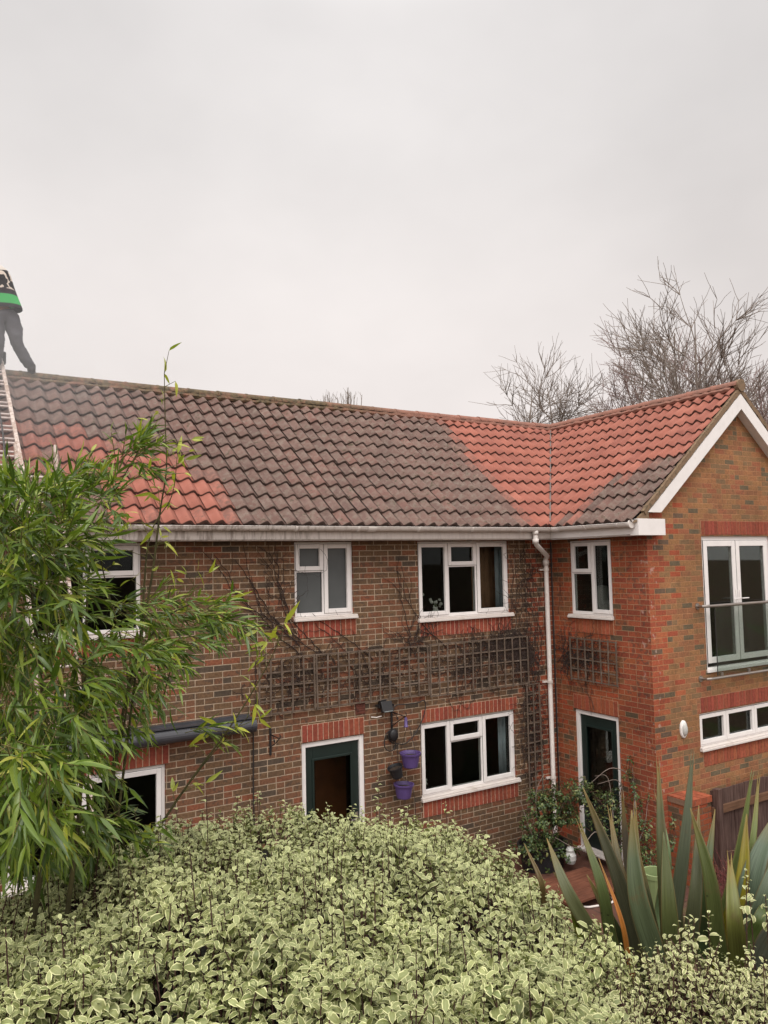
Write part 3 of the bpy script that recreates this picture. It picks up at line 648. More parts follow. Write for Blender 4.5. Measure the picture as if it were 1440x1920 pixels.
# ---- roof tiles
GA, TW = .291, .1865
def prof(t):      # rise of one tile across its width: a shallow pan and a rounded roll
    t = t % 1.0; d = (t - .62) / .38 if t > .62 else (.62 - t) / .62
    return .056 * (0.5 + 0.5 * math.cos(math.pi * min(1, d))) ** 1.15
def slope(name, O, U, Vv, Nn, uspan, rows, ulim, cleanf, seed, nx=10):
    O, U, Vv, Nn = map(Vector, (O, U, Vv, Nn)); rs = random.Random(seed); V = []; Fq = []; A = []
    for r in range(rows):
        s0 = r * GA - (.045 if r == 0 else .03); s1 = (r + 1) * GA + .01
        if r == rows - 1: s1 = 3.17
        lo, hi = ulim(r * GA + GA / 2); c0 = int(math.floor((lo - uspan) / TW)) - 1; c1 = int(math.ceil((hi - uspan) / TW)) + 1
        for c in range(c0, c1):
            ua = uspan + c * TW
            l0 = ulim(s0); l1 = ulim(s1)
            if ua > max(l0[1], l1[1]) or ua + TW < min(l0[0], l1[0]): continue
            rnd = rs.random(); cl = cleanf(ua + TW / 2, (r + .5) * GA, rs); dz = rs.uniform(-.004, .006); tw_ = rs.uniform(-.008, .008); ds = rs.uniform(-.010, .010)
            b = len(V); cols = []
            for i in range(nx + 1):
                t = i / nx
                for j, (s, lift) in enumerate(((s0 + ds, -.018), (s0 + ds, .032), (s0 + ds + .006, .039), ((s0 + s1) / 2, .017), (s1, .002))):
                    lm = ulim(s); u = min(max(ua + t * TW * 1.02, lm[0]), lm[1]); tt = min(.985, (u - ua) / TW) if t >= .98 else (u - ua) / TW
                    h = prof(tt) + (.012 * max(0, 1 - t / .10) if t < .1 else 0)
                    if j == 0: h = prof(tt)
                    p = O + U * u + Vv * s + Nn * (h + lift + dz + tw_ * (t - .5)); V.append(tuple(p)); A.append((cl, rnd, 1.0 if j < 2 else 0.0, 1))
            for i in range(nx):
                for j in range(4): a = b + i * 5 + j; Fq.append((a, a + 5, a + 6, a + 1))
    V = np.array(V); Fq = np.array(Fq)
    e1 = V[Fq[:, 1]] - V[Fq[:, 0]]; e2 = V[Fq[:, 3]] - V[Fq[:, 0]]; e3 = V[Fq[:, 2]] - V[Fq[:, 1]]
    ar = np.linalg.norm(np.cross(e1, e2), axis=1) + np.linalg.norm(np.cross(e1, e3), axis=1); Fq = Fq[ar > 1e-8]
    o = fast(name, V, Fq, M['tile'], house, {'tile': np.array(A)}); return o
def inside(poly, x, y):
    k = False; n = len(poly)
    for i in range(n):
        (x0, y0), (x1, y1) = poly[i], poly[(i + 1) % n]
        if (y0 > y) != (y1 > y) and x < (x1 - x0) * (y - y0) / (y1 - y0) + x0: k = not k
    return k
PATCH = [(-1.5, 2.0), (.9, 1.95), (1.7, 1.72), (2.3, 1.50), (2.55, 1.47), (2.78, 1.2), (2.97, 1.05), (3.0, .6), (3.17, .5), (3.17, -.1), (1.75, -.1), (1.95, .65), (1.45, .9), (.95, .95), (-1.5, 1.0)]
def clean_main(u, s, rs):
    if u > 7.98 or (u > 7.9 and s > 2.3 and False): return 1.0 if s < 2.6 or u > 8.1 else .8
    if u > 7.80: return .5 + .3 * (rs.random() - .5)
    if u > 7.6: return .12 + .3 * rs.random()
    if inside(PATCH, u, s):
        k = .58 + .40 * min(1, max(0, (u - 1.3) / 1.0)); return k * (1 if rs.random() > .12 else .6)
    if u < 3.2 and s < 2.2 and inside(PATCH, u * .93, s * .93): return rs.uniform(.35, .6)
    if u < 1.6: return .26
    return .05 if rs.random() > .08 else .2
GREY = [(8.60, -.2), (8.30, .30), (8.28, .58), (8.12, .60), (8.10, .87), (7.85, .89), (7.84, 1.15), (6.5, 1.2), (6.5, -.2)]
def clean_wing(u, s, rs):
    y = u
    k = inside(GREY, y, s); edge = inside(GREY, y + .19, s) != k or inside(GREY, y, s - .29) != k
    if edge: return rs.uniform(.12, .6)
    return (.0 if rs.random() > .2 else .12) if k else (.95 if rs.random() > .15 else .75)
cs, sn = 2.45 / math.hypot(2.45, 2.06), 2.06 / math.hypot(2.45, 2.06); SL = math.hypot(2.45, 2.06)
slope('roof', (0, 8.65, EZ - .02), (1, 0, 0), (0, cs, sn), (0, -sn, cs), 0.093, 11, lambda s: (HX0 - .1, 8.2 + s * cs - .02), clean_main, 3)
slope('roof', (8.2, 0, EZ - .02), (0, -1, 0), (cs, 0, sn), (-sn, 0, cs), -8.69, 11, lambda s: (-(8.65 + s * cs) + .02, -7.045), lambda u, s, rs: clean_wing(-u, s, rs), 4)
mb = MB()     # rear slopes and the roof void below the tiles
mb.add([(HX0 - .1, 11.1, RZ), (XR, 11.1, RZ), (XR + 2.45, 13.55, EZ), (HX0 - .1, 13.55, EZ)], [(0, 1, 2, 3)])
mb.add([(XR, 7.045, RZ), (XR + 2.45, 7.045, EZ), (XR + 2.45, 13.55, EZ), (XR, 11.1, RZ)], [(0, 1, 2, 3)])
mb.cur = (.0, .5, 0, 1)
back = mb.build('roof', M['tile'], house)
mb = MB(); o_ = -.045
mb.add([(HX0 - .09, 8.68, EZ + o_), (8.2, 8.68, EZ + o_), (XR, 11.1, RZ + o_), (HX0 - .09, 11.1, RZ + o_)], [(0, 1, 2, 3)])
mb.add([(8.23, 7.06, EZ + o_), (XR, 7.06, RZ + o_), (XR, 11.1, RZ + o_), (8.23, 8.65, EZ + o_)], [(0, 1, 2, 3)])
mb.build('roof_felt', M['dark_joint'], house)
# valley: lead strip and upstand between the two tiled slopes
mb = MB(); a = Vector((8.2, 8.65, EZ + .0)); b = Vector((XR, 11.1, RZ + .0)); mb.bar(a, b, .06, .02); mb.bar(a + Vector((.0, 0, .05)), b + Vector((0, 0, .035)), .022, .05)
mb.build('valley_strip', simple('dull_lead', (.11, .085, .075), .7, .25, 14), house)
mb = MB(); mb.sphere((XR - .05, 11.05, RZ - .02), .05, 6, (1.3, 1.3, .8)); mb.build('valley_mortar', simple('grey_mortar', (.34, .32, .30), .9), house)
# ridge tiles
def ridge(p, q, name='ridge_tiles', seed=1):
    p, q = Vector(p), Vector(q); L = (q - p).length; d = (q - p) / L; n = max(1, round(L / .45)); rs = random.Random(seed); m_ = MB(); m_.sm = True
    side = d.cross(Vector((0, 0, 1))).normalized()
    for i in range(n):
        a = p + d * (i * L / n - .012); b = p + d * ((i + 1) * L / n + .006); k = rs.uniform(-.004, .006); kn = 10; vs = []; fs = []
        for e, rr in ((a, .112), (a + d * .03, .112), (a + d * .032, .106), (b, .104)):
            for j in range(kn + 1):
                t = math.pi * (j / kn) ; vs.append(e + side * math.cos(t) * rr * 1.08 + Vector((0, 0, math.sin(t) * rr * .82 + k)))
        w_ = kn + 1
        for e in range(3):
            for j in range(kn): fs.append((e * w_ + j, e * w_ + j + 1, (e + 1) * w_ + j + 1, (e + 1) * w_ + j))
        fs.append(tuple(range(w_))); fs.append(tuple(range(3 * w_, 4 * w_))[::-1]); m_.add(vs, fs)
    o = m_.build(name, M['ridge'], house, uv=False)
    e = MB()                          # mortar bed under the ridge tiles, uneven
    for s_ in (-1, 1):
        pts = []; 
        for i in range(int(L / .06)):
            pts.append(p + d * (i * .06) + side * s_ * (.125 + rs.uniform(-.012, .012)) + Vector((0, 0, -.045 + rs.uniform(-.008, .008))))
        e.tube(pts, [.038 + rs.uniform(-.006, .008) for _ in pts], 6)
    e.build('ridge_mortar', M['ridge'], house, uv=False); return o
ridge((HX0 - .1, 11.1, RZ - .015), (XR - .02, 11.1, RZ - .015), seed=2)
ridge((XR, 11.0, RZ - .01), (XR, 7.02, RZ - .01), seed=5)
# fascia, soffit, box end, bargeboards, gutters, downpipe
mb = MB(); mb.box((HX0 - .1, 8.68, 4.645), (8.225, 8.70, 4.82)); mb.box((HX0 - .1, 8.702, 4.632), (8.55, 8.998, 4.643))
mb.build('fascia', M['gutter'], house)
mb = MB(); mb.box((8.235, 7.03, 4.645), (8.255, 8.70, 4.82)); mb.box((8.257, 7.153, 4.630), (8.548, 8.70, 4.641)); mb.build('fascia', M['upvc'], house)
mb = MB(); mb.add([(8.222, 7.0, 4.628), (8.76, 7.0, 4.628), (8.76, 7.0, 4.852), (8.222, 7.0, 4.852), (8.222, 7.152, 4.628), (8.76, 7.152, 4.628), (8.76, 7.152, 4.852), (8.222, 7.152, 4.852)],
     [(0, 1, 2, 3), (5, 4, 7, 6), (1, 5, 6, 2), (4, 0, 3, 7), (4, 5, 1, 0), (3, 2, 6, 7)]); mb.build('eaves_box', M['upvc'], house, bevel=.004)
k = 2.06 / 2.45
def barge(sgn):
    m_ = MB(); lo = 2.18; drop = .125; wdt = .235
    for y0, y1, dz, ww in ((7.01, 7.035, 0, wdt),):
        A = [(XR, RZ - drop), (XR - sgn * lo, RZ - drop - lo * k), (XR - sgn * (lo - .27), RZ - drop - lo * k), (XR, RZ - drop - ww)]
        A[2] = (XR - sgn * (lo - .0) + sgn * .26, RZ - drop - lo * k)
        vs = [(x, y0, z) for x, z in A] + [(x, y1, z) for x, z in A]
        if sgn > 0: vs_f = [(0, 1, 2, 3), (7, 6, 5, 4)]
        else: vs_f = [(3, 2, 1, 0), (4, 5, 6, 7)]
        m_.add(vs, vs_f + [(0, 4, 5, 1), (1, 5, 6, 2), (2, 6, 7, 3), (3, 7, 4, 0)])
    # soffit under the verge
    a = (XR, RZ - drop - wdt + .006); b = (XR - sgn * (lo - .26), RZ - drop - lo * k + .006)
    m_.add([(a[0], 7.036, a[1]), (b[0], 7.036, b[1]), (b[0], 7.15, b[1]), (a[0], 7.15, a[1])], [(0, 1, 2, 3)])
    m_.build('bargeboard', M['upvc'], house)
    v = MB(); rs = random.Random(4); pts = []; n = 40
    for i in range(n + 1):
        t = i / n * (lo + .08); pts.append((XR - sgn * t, 7.03 + rs.uniform(-.004, .004), RZ - .062 - t * k + rs.uniform(-.006, .006)))
    for i in range(n): v.bar(pts[i], Vector(pts[i + 1]) + (Vector(pts[i + 1]) - Vector(pts[i])) * .05, .05, .07, (0, 0, 1))
    v.build('verge_mortar', M['mortar_verge'], house)
barge(1); barge(-1)
mb = MB(); w3 = [(8.17, 4.80), (8.46, 4.854), (8.46, 5.0), (8.30, 4.90)]
mb.add([(x, 7.02, z) for x, z in w3] + [(x, 7.06, z) for x, z in w3], [(0, 1, 2, 3), (7, 6, 5, 4), (0, 4, 5, 1), (1, 5, 6, 2), (2, 6, 7, 3), (3, 7, 4, 0)]); mb.build('verge_mortar', M['mortar_verge'], house)
mb = MB(); mb.tube([(XR, 6.985, RZ + .0), (XR, 7.06, RZ + .0)], .095, 14); mb.build('ridge_end_mortar', M['mortar_verge'], house)
def gutter(p, q, mat, clips, extra=()):
    p, q = Vector(p), Vector(q); d = (q - p).normalized(); side = d.cross(Vector((0, 0, 1))).normalized(); m_ = MB(); n = 10
    for r0 in (.058,):
        vs = []; fs = []
        for e in (p, q):
            for rr in (r0, r0 - .006):
                for j in range(n + 1):
                    t = math.pi + math.pi * j / n; vs.append(e + side * math.cos(t) * rr + Vector((0, 0, math.sin(t) * rr)))
        w_ = n + 1
        for j in range(n):
            fs.append((j, j + 1, 2 * w_ + j + 1, 2 * w_ + j)); fs.append((w_ + j + 1, w_ + j, 3 * w_ + j, 3 * w_ + j + 1)); fs.append((j + 1, j, w_ + j, w_ + j + 1)); fs.append((2 * w_ + j, 2 * w_ + j + 1, 3 * w_ + j + 1, 3 * w_ + j))
        for e in (0, 2 * w_): fs.append((e, e + w_, e + w_ + w_, e + 2 * w_)) if False else None
        m_.add(vs, [f_ for f_ in fs if f_])
        m_.tube([p + side * r0, q + side * r0], .006, 6); m_.tube([p - side * r0, q - side * r0], .006, 6)
    o = m_.build('gutter', mat, house, smooth=False)
    for c_, wd in clips:
        e = p + d * c_; cb = MB(); vs = []
        pts = [e + side * math.cos(math.pi + math.pi * j / 12) * .064 + Vector((0, 0, math.sin(math.pi + math.pi * j / 12) * .064)) for j in range(13)]
        for a_, b_ in zip(pts, pts[1:]): cb.bar(a_, b_ + (b_ - a_) * .1, wd, .006, d.cross(b_ - a_))
        cb.build('gutter_bracket', M['upvc_old'], o)
    return o
gutter((HX0 - .1, 8.615, 4.80), (8.17, 8.615, 4.80), M['gutter'], [(x - HX0 + .1, w_) for x, w_ in ((-3.5, .03), (-1, .03), (1.0, .03), (2.3, .03), (3.95, .03), (4.82, .03), (5.02, .12), (5.75, .03), (6.65, .03), (7.55, .03))])
gutter((8.165, 8.62, 4.80), (8.165, 7.08, 4.80), M['upvc_old'], [(.15, .12), (.75, .03), (1.35, .03), (1.52, .04)])
mb = MB(); mb.tube([(8.165, 7.085, 4.785), (8.165, 7.065, 4.785)], .06, 16); mb.build('gutter_stop_end', M['upvc_old'], house)
mb = MB(); pts = [(7.86, 8.615, 4.76), (7.86, 8.615, 4.60), (7.90, 8.64, 4.55), (8.31, 8.86, 4.38), (8.345, 8.93, 4.33), (8.35, 8.935, 4.25), (8.35, 8.935, .12), (8.33, 8.90, .05)]
mb.tube(pts, .036, 14); mb.tube([(7.86, 8.615, 4.76), (7.86, 8.615, 4.70)], .046, 14); mb.tube([(7.86, 8.615, 4.64), (7.86, 8.615, 4.57)], .047, 14); mb.tube([(8.35, 8.935, 4.31), (8.35, 8.935, 4.24)], .047, 14)
dp = mb.build('downpipe', M['upvc_old'], house, smooth=True)
for z_ in (4.17, 2.45, 1.0):
    c_ = MB(); c_.tube([(8.35, 8.935, z_ - .018), (8.35, 8.935, z_ + .018)], .046, 12); c_.box((8.25, 8.965, z_ - .014), (8.35, 8.998, z_ + .014)); c_.build('pipe_clip', M['upvc_old'], dp)
mb = MB(); mb.tube([(8.50, 8.975, 4.6), (8.50, 8.975, .3)], .012, 6); mb.build('wall_cable', M['cable'], house)
# air brick
mb = MB(); mb.box((4.955, 8.985, 2.345), (5.10, 9.02, 2.52))
for i in range(5): mb.box((4.965, 8.98, 2.36 + i * .031), (5.09, 8.985, 2.375 + i * .031))
mb.build('air_brick', M['airbrick'], house)

# ------------------------------------------------------------------ things on the walls
def trellis(P, u0, u1, z0, z1, nv, nh, label, group=None, seed=0, skip=0):
    rs = random.Random(seed); m_ = MB(); m_h = MB(); o_ = P(u0, z0, 0)
    for i in range(nv):
        u = u0 + (u1 - u0) * i / (nv - 1); j = rs.uniform(-.008, .008); m_.bar(P(u + j, z0 - rs.uniform(0, .02), -.050), P(u - j * .5, z1 + rs.uniform(0, .02), -.050), .019, .013, (P(u, z0, -1) - Vector(P(u, z0, 0))) if False else (1, 0, 0) if P is PR else (0, 1, 0))
    for i in range(nh):
        z = z0 + (z1 - z0) * i / (nh - 1); j = rs.uniform(-.006, .006)
        if rs.random() < skip: m_h.bar(P(u0 - .01, z + j, -.036), P(u0 + (u1 - u0) * .55, z - j, -.036), .018, .011, (1, 0, 0) if P is PR else (0, 1, 0))
        else: m_h.bar(P(u0 - .01, z + j, -.036), P(u1 + .01, z - j, -.036), .018, .011, (1, 0, 0) if P is PR else (0, 1, 0))
    e = empty('trellis', o_, label, 'trellis', group)
    m_.build('upright_slats', M['trellis'], e); m_h.build('cross_slats', M['trellis'], e)
trellis(PM, 3.60, 4.345, 2.50, 3.17, 6, 5, 'short grey brown trellis panel, the leftmost of the row under the bathroom window', 'trellis panels between the storeys', 1)
trellis(PM, 4.38, 6.10, 2.50, 3.17, 12, 5, 'long trellis panel above the dark green back door, middle of the row', 'trellis panels between the storeys', 2)
trellis(PM, 6.14, 7.93, 2.46, 3.17, 13, 5, 'long trellis panel under the wide upstairs window, tangled with bare vine at its right end', 'trellis panels between the storeys', 3)
trellis(PM, 7.89, 8.14, 0.85, 2.44, 3, 12, 'tall narrow upright trellis between the ground floor window and the white downpipe', None, 4)
trellis(PR, 7.73, 8.63, 2.52, 3.13, 7, 5, 'small trellis panel on the side wall above the second green door', None, 5)

def vine(name, label, P, strands, seed, r0=.011, branch=.5, tang=None):
    """strands: polylines of (u, z) on a wall; each wanders, forks and carries fine side shoots"""
    rs = random.Random(seed); m_ = MB()
    def go(pts, r, lvl):
        path = []
        for (a, b) in zip(pts, pts[1:]):
            L = math.hypot(b[0] - a[0], b[1] - a[1]); n = max(2, int(L / .07))
            for i in range(n):
                t = i / n; path.append((a[0] + (b[0] - a[0]) * t + rs.gauss(0, .010), a[1] + (b[1] - a[1]) * t + rs.gauss(0, .010)))
        path.append(pts[-1])
        if len(path) < 3: return
        m_.tube([P(u, z, -.012 - abs(rs.gauss(0, .006))) for u, z in path], [r * (1 - .6 * i / len(path)) for i in range(len(path))], 4, False)
        if lvl < 2:
            for i in range(2, len(path)):
                if rs.random() < branch * (.22 if lvl == 0 else .14):
                    du = path[i][0] - path[i - 2][0]; dz = path[i][1] - path[i - 2][1]; a = math.atan2(dz, du) + rs.choice((-1, 1)) * rs.uniform(.3, 1.0); L = rs.uniform(.12, .45) * (1 if lvl == 0 else .6)
                    go([path[i], (path[i][0] + math.cos(a) * L * .5, path[i][1] + math.sin(a) * L * .5), (path[i][0] + math.cos(a + .2) * L, path[i][1] + math.sin(a + .2) * L)], r * .55, lvl + 1)
    for s in strands: go(s, r0 * rs.uniform(.6, 1.2), 0)
    for (cu, cz, ru, rz, n) in (tang or []):
        for _ in range(int(n * 1.6)):
            u, z = cu + rs.gauss(0, ru * .5), cz + rs.gauss(0, rz * .5); a = rs.uniform(0, 6.28); p_ = [(u, z)]
            for k_ in range(rs.randint(3, 7)): a += rs.uniform(-.8, .8); u += math.cos(a) * .07; z += math.sin(a) * .07; p_.append((u, z))
            go(p_, .0044, 2); 
    return tag(m_.build(name, M['vine'], uv=False), label, 'vine')
def px(Y, *pts): return [(at(x, y, Y).x, at(x, y, Y).z) for x, y in pts]
def pxr(*pts): return [(atx(x, y, X0).y, atx(x, y, X0).z) for x, y in pts]
vine('climbing_vine', 'bare brown vine fanning up the wall left of and below the bathroom window', PM, [
    px(9, (560, 1225), (520, 1190), (470, 1140), (430, 1100), (405, 1060), (380, 1035)), px(9, (560, 1190), (535, 1160), (520, 1100), (500, 1060), (478, 1022)),
    px(9, (610, 1230), (560, 1180), (535, 1150), (525, 1110), (512, 1060), (495, 1030)), px(9, (560, 1200), (490, 1150), (470, 1100), (462, 1050), (455, 1020)),
    px(9, (540, 1150), (522, 1090), (520, 1030)), px(9, (480, 1160), (440, 1110), (425, 1070), (400, 1040)), px(9, (600, 1226), (540, 1195), (480, 1170), (440, 1160)), px(9, (560, 1210), (520, 1170), (480, 1120), (470, 1080)),
    px(9, (700, 1235), (640, 1190), (600, 1165), (585, 1150)), px(9, (655, 1230), (615, 1190), (590, 1168)), px(9, (500, 1140), (486, 1120), (462, 1080), (440, 1050)), px(9, (555, 1180), (565, 1230), (560, 1300)),
    px(9, (480, 1330), (478, 1240), (520, 1210), (560, 1215))], 5, .008, .8, [(4.2, 2.9, .7, .3, 60), (5.3, 2.85, .9, .25, 50), (3.9, 3.9, .3, .5, 14)])
vine('climbing_vine', 'dense tangle of bare vine over the right trellis end and up beside the white downpipe', PM, [
    px(9, (1000, 1280), (990, 1200), (985, 1120), (975, 1050), (968, 1018)), px(9, (1010, 1290), (1008, 1200), (1000, 1120), (996, 1060), (985, 1018)), px(9, (1005, 1280), (1015, 1220), (1008, 1150), (1012, 1080), (1000, 1020)),
    px(9, (985, 1250), (965, 1190), (968, 1100), (962, 1040)), px(9, (990, 1260), (1000, 1240), (1003, 1180), (990, 1090), (1010, 1030)), px(9, (1005, 1500), (1003, 1400), (1000, 1300), (985, 1230)), px(9, (995, 1480), (992, 1390), (990, 1300), (975, 1220)), px(9, (985, 1290), (976, 1380), (985, 1470)),
    px(9, (980, 1215), (900, 1205), (840, 1215), (790, 1225)), px(9, (985, 1230), (930, 1200), (880, 1195), (850, 1205)), px(9, (770, 1230), (765, 1180), (750, 1120), (745, 1070)), px(9, (775, 1235), (790, 1190), (830, 1180)), px(9, (840, 1215), (800, 1180), (770, 1140), (755, 1110), (742, 1060)),
    px(9, (790, 1240), (740, 1190), (700, 1165)), px(9, (990, 1270), (920, 1282), (850, 1290), (780, 1300), (740, 1310)), px(9, (830, 1222), (815, 1200), (800, 1165)), px(9, (955, 1160), (962, 1080), (955, 1040))], 8, .006, .9,
    [(7.5, 3.05, .5, .16, 130), (7.9, 2.8, .25, .35, 90), (7.95, 3.9, .2, .6, 40), (8.0, 1.7, .16, .8, 110), (6.9, 2.8, .7, .3, 90), (5.9, 3.3, .25, .2, 25)])
vine('climbing_vine', 'thin bare vine fanning across the small trellis on the side wall', PR, [
    pxr((1085, 1240), (1065, 1225), (1050, 1200), (1043, 1195)), pxr((1078, 1250), (1058, 1240), (1047, 1225)), pxr((1080, 1230), (1062, 1205), (1048, 1190)), pxr((1078, 1222), (1058, 1198), (1046, 1205)), pxr((1080, 1255), (1060, 1260), (1050, 1245)), pxr((1082, 1245), (1060, 1235), (1046, 1210)),
    pxr((1085, 1245), (1120, 1235), (1158, 1240)), pxr((1080, 1225), (1110, 1215), (1155, 1215)), pxr((1110, 1340), (1108, 1310), (1112, 1280), (1100, 1240)), pxr((1095, 1300), (1090, 1285), (1105, 1280)), pxr((1115, 1330), (1106, 1305), (1098, 1285)),
    pxr((1048, 1150), (1052, 1100), (1050, 1060)), pxr((1055, 1130), (1050, 1090), (1056, 1070)), pxr((1120, 1290), (1118, 1272), (1130, 1230))], 12, .004, 1.0, [(8.35, 2.85, .3, .2, 50), (8.75, 2.85, .1, .25, 30)])
vine('climbing_vine', 'single bare vine shoot looping over the frosted bathroom window', PM, [px(8.98, (556, 1020), (558, 1045), (565, 1062)), px(8.98, (600, 1030), (615, 1050), (612, 1068), (598, 1080), (580, 1078), (560, 1080), (552, 1100)), px(8.98, (572, 1062), (576, 1095), (575, 1120))], 15, .0022, 0)

# floodlight
e = empty('floodlight', (5.36, 8.9, 2.42), 'square black floodlight on the wall above the left hanging basket bracket cable', 'floodlight')
e['label'] = 'square black floodlight with pale lens on the wall right of the air brick'
ax = Matrix.Rotation(R(-22), 3, 'X') @ Matrix.Rotation(R(0), 3, 'Z')
def rb(m_, c, sx, sy, sz, A=ax):
    c = Vector(c); v = [c + A @ Vector((a * sx / 2, b * sy / 2, d * sz / 2)) for a, b, d in ((-1, -1, -1), (1, -1, -1), (1, 1, -1), (-1, 1, -1), (-1, -1, 1), (1, -1, 1), (1, 1, 1), (-1, 1, 1))]
    m_.add(v, [(0, 3, 2, 1), (4, 5, 6, 7), (0, 1, 5, 4), (1, 2, 6, 5), (2, 3, 7, 6), (3, 0, 4, 7)])
mb = MB(); rb(mb, (5.36, 8.87, 2.42), .17, .06, .14); mb.build('lamp_housing', M['iron'], e, bevel=.008)
mb = MB(); rb(mb, (5.365, 8.838, 2.409), .135, .008, .105); mb.build('lens', M['lamp_glass'], e, bevel=.003)
mb = MB(); mb.box((5.31, 8.95, 2.40), (5.41, 9.0, 2.50)); mb.bar((5.25, 8.96, 2.43), (5.25, 8.86, 2.43), .012, .03); mb.bar((5.47, 8.96, 2.43), (5.47, 8.86, 2.43), .012, .03); mb.bar((5.25, 8.965, 2.43), (5.47, 8.965, 2.43), .012, .03); mb.build('bracket', M['iron'], e)
mb = MB(); mb.tube([(5.30, 8.9, 2.30), (5.24, 8.93, 2.285), (5.18, 8.97, 2.29)], .007, 6); mb.build('sensor_arm', M['upvc_old'], e)

def basket_bracket(x, z0, z1, out_, label):
    e_ = empty('basket_bracket', (x, 8.99, z0), label, 'bracket', 'black iron hanging basket brackets')
    m_ = MB(); m_.box((x - .012, 8.982, z0), (x + .012, 8.998, z1)); m_.build('wall_plate', M['iron'], e_)
    zt = z1 - .08; a = MB(); o = Vector((x, 8.98, zt)); t_ = Vector((x + .02, 8.98 - out_, zt - .02))
    a.tube([o, t_, t_ + Vector((0, -.025, .015)), t_ + Vector((0, -.03, .045)), t_ + Vector((0, -.005, .055))], .006, 6)
    a.tube([Vector((x, 8.98, z0 + .10)), Vector((x + .012, 8.98 - out_ * .55, zt - .09)), t_], .006, 6)
    c = Vector((x + .01, 8.98 - out_ * .42, zt - .075)); a.tube([c + Vector((0, math.cos(t * .5) * .022 * (1 - t * .06), math.sin(t * .5) * .022 * (1 - t * .06))) for t in range(14)], .005, 5)
    a.tube([o, Vector((x + .008, 8.98 - out_ * .3, zt - .02)), c], .005, 5); a.build('scroll_arm', M['iron'], e_); return t_
basket_bracket(3.75, 2.0, 2.335, .22, 'black iron basket bracket with empty hook, left of the back door')
hk = basket_bracket(5.51, 2.03, 2.40, .30, 'black iron basket bracket below the floodlight, right of the back door')
mb = MB(); c = hk + Vector((.01, 0, -.06)); mb.lathe(c, [(.0, .06), (.012, .05), (.02, .03), (.022, -.06), (.030, -.065), (.03, -.075), (0, -.08)], 14)
tag(mb.build('lantern', M['purple'], smooth=True), 'tiny purple tinted lantern hanging from the right hand iron bracket', 'lantern')
# black cable: loops from the floodlight round to a coil on the wall
def spline(pts, n=8):
    P_ = [Vector(p) for p in pts]; P_ = [P_[0] * 2 - P_[1]] + P_ + [P_[-1] * 2 - P_[-2]]; o = []
    for i in range(1, len(P_) - 2):
        for k_ in range(n):
            t = k_ / n; a, b, c, d = P_[i - 1:i + 3]; o.append(.5 * ((2 * b) + (c - a) * t + (2 * a - 5 * b + 4 * c - d) * t * t + (3 * b - a - 3 * c + d) * t ** 3))
    o.append(P_[-2]); return o
pc = [at(x, y, 8.955) for x, y in ((736, 1330), (744, 1322), (765, 1320), (785, 1317), (794, 1313), (798, 1322), (795, 1340), (788, 1358), (778, 1376), (768, 1388), (757, 1395), (742, 1394), (732, 1390), (728, 1380), (731, 1370), (738, 1368), (743, 1378), (740, 1388), (735, 1382))]
mb = MB(); mb.tube(spline(pc), .007, 6); pc2 = [at(x, y, 8.95) for x, y in ((735, 1368), (725, 1375), (721, 1390), (722, 1402), (729, 1408), (737, 1406), (741, 1398), (741, 1384))]; mb.tube(spline(pc2), .007, 6)
tag(mb.build('cable', M['cable'], smooth=True, uv=False), 'black rubber cable looping over the bricks and coiled below the right hand bracket', 'cable')
mb = MB(); c = at(737, 1378, 8.95); mb.lathe(c, [(.0, -.05), (.05, -.05), (.065, -.03), (.065, .03), (.05, .05), (0, .05)], 16, Matrix.Rotation(R(90), 3, 'X'), 1, 1.3)
tag(mb.build('cable_reel', M['iron'], smooth=True, bevel=0), 'small dark cable reel on the wall under the iron bracket', 'cable reel')

def hanging_pot(c, r, hgt, mat, label, group, tilt=0, hang=.35, side=0):
    e_ = empty('hanging_pot', c, label, 'flower pot', group); A = Matrix.Rotation(R(tilt), 3, 'Y')
    m_ = MB(); m_.lathe(c, [(0, 0), (r * .68, 0), (r * .72, .01), (r * .93, hgt * .86), (r * 1.04, hgt * .87), (r * 1.06, hgt), (r * .98, hgt), (r * .90, hgt * .85), (r * .66, .02), (0, .02)], 28, A)
    m_.build('pot', mat, e_, smooth=False); s_ = MB(); s_.lathe(c, [(0, hgt * .74), (r * .86, hgt * .76)], 20, A); s_.build('soil', M['soil'], e_)
    h_ = MB(); top = Vector(c) + Vector((side, .0, hgt + hang))
    for k_ in range(3):
        a = k_ * 2.094 + .5; h_.tube([Vector(c) + A @ Vector((math.cos(a) * r, math.sin(a) * r, hgt)), top], .0025, 4)
    h_.build('hanger_wires', M['iron'], e_)
M['soil'] = simple('potting_soil', (.035, .022, .015), .95, .3, 40, bstr=.6)
hanging_pot(at(770, 1438, 8.78), .135, .19, M['purple'], 'upper purple hanging pot beside the ground floor window', 'purple hanging pots', 0, .42, -.02)
hanging_pot(at(757, 1496, 8.80), .13, .185, M['purple'], 'lower purple hanging pot, below the small black pot', 'purple hanging pots', 2, .12, -.03)
hanging_pot(at(746, 1457, 8.84), .10, .15, M['blackpot'], 'small tilted black pot hanging between the two purple pots', None, -18, .3, 0)
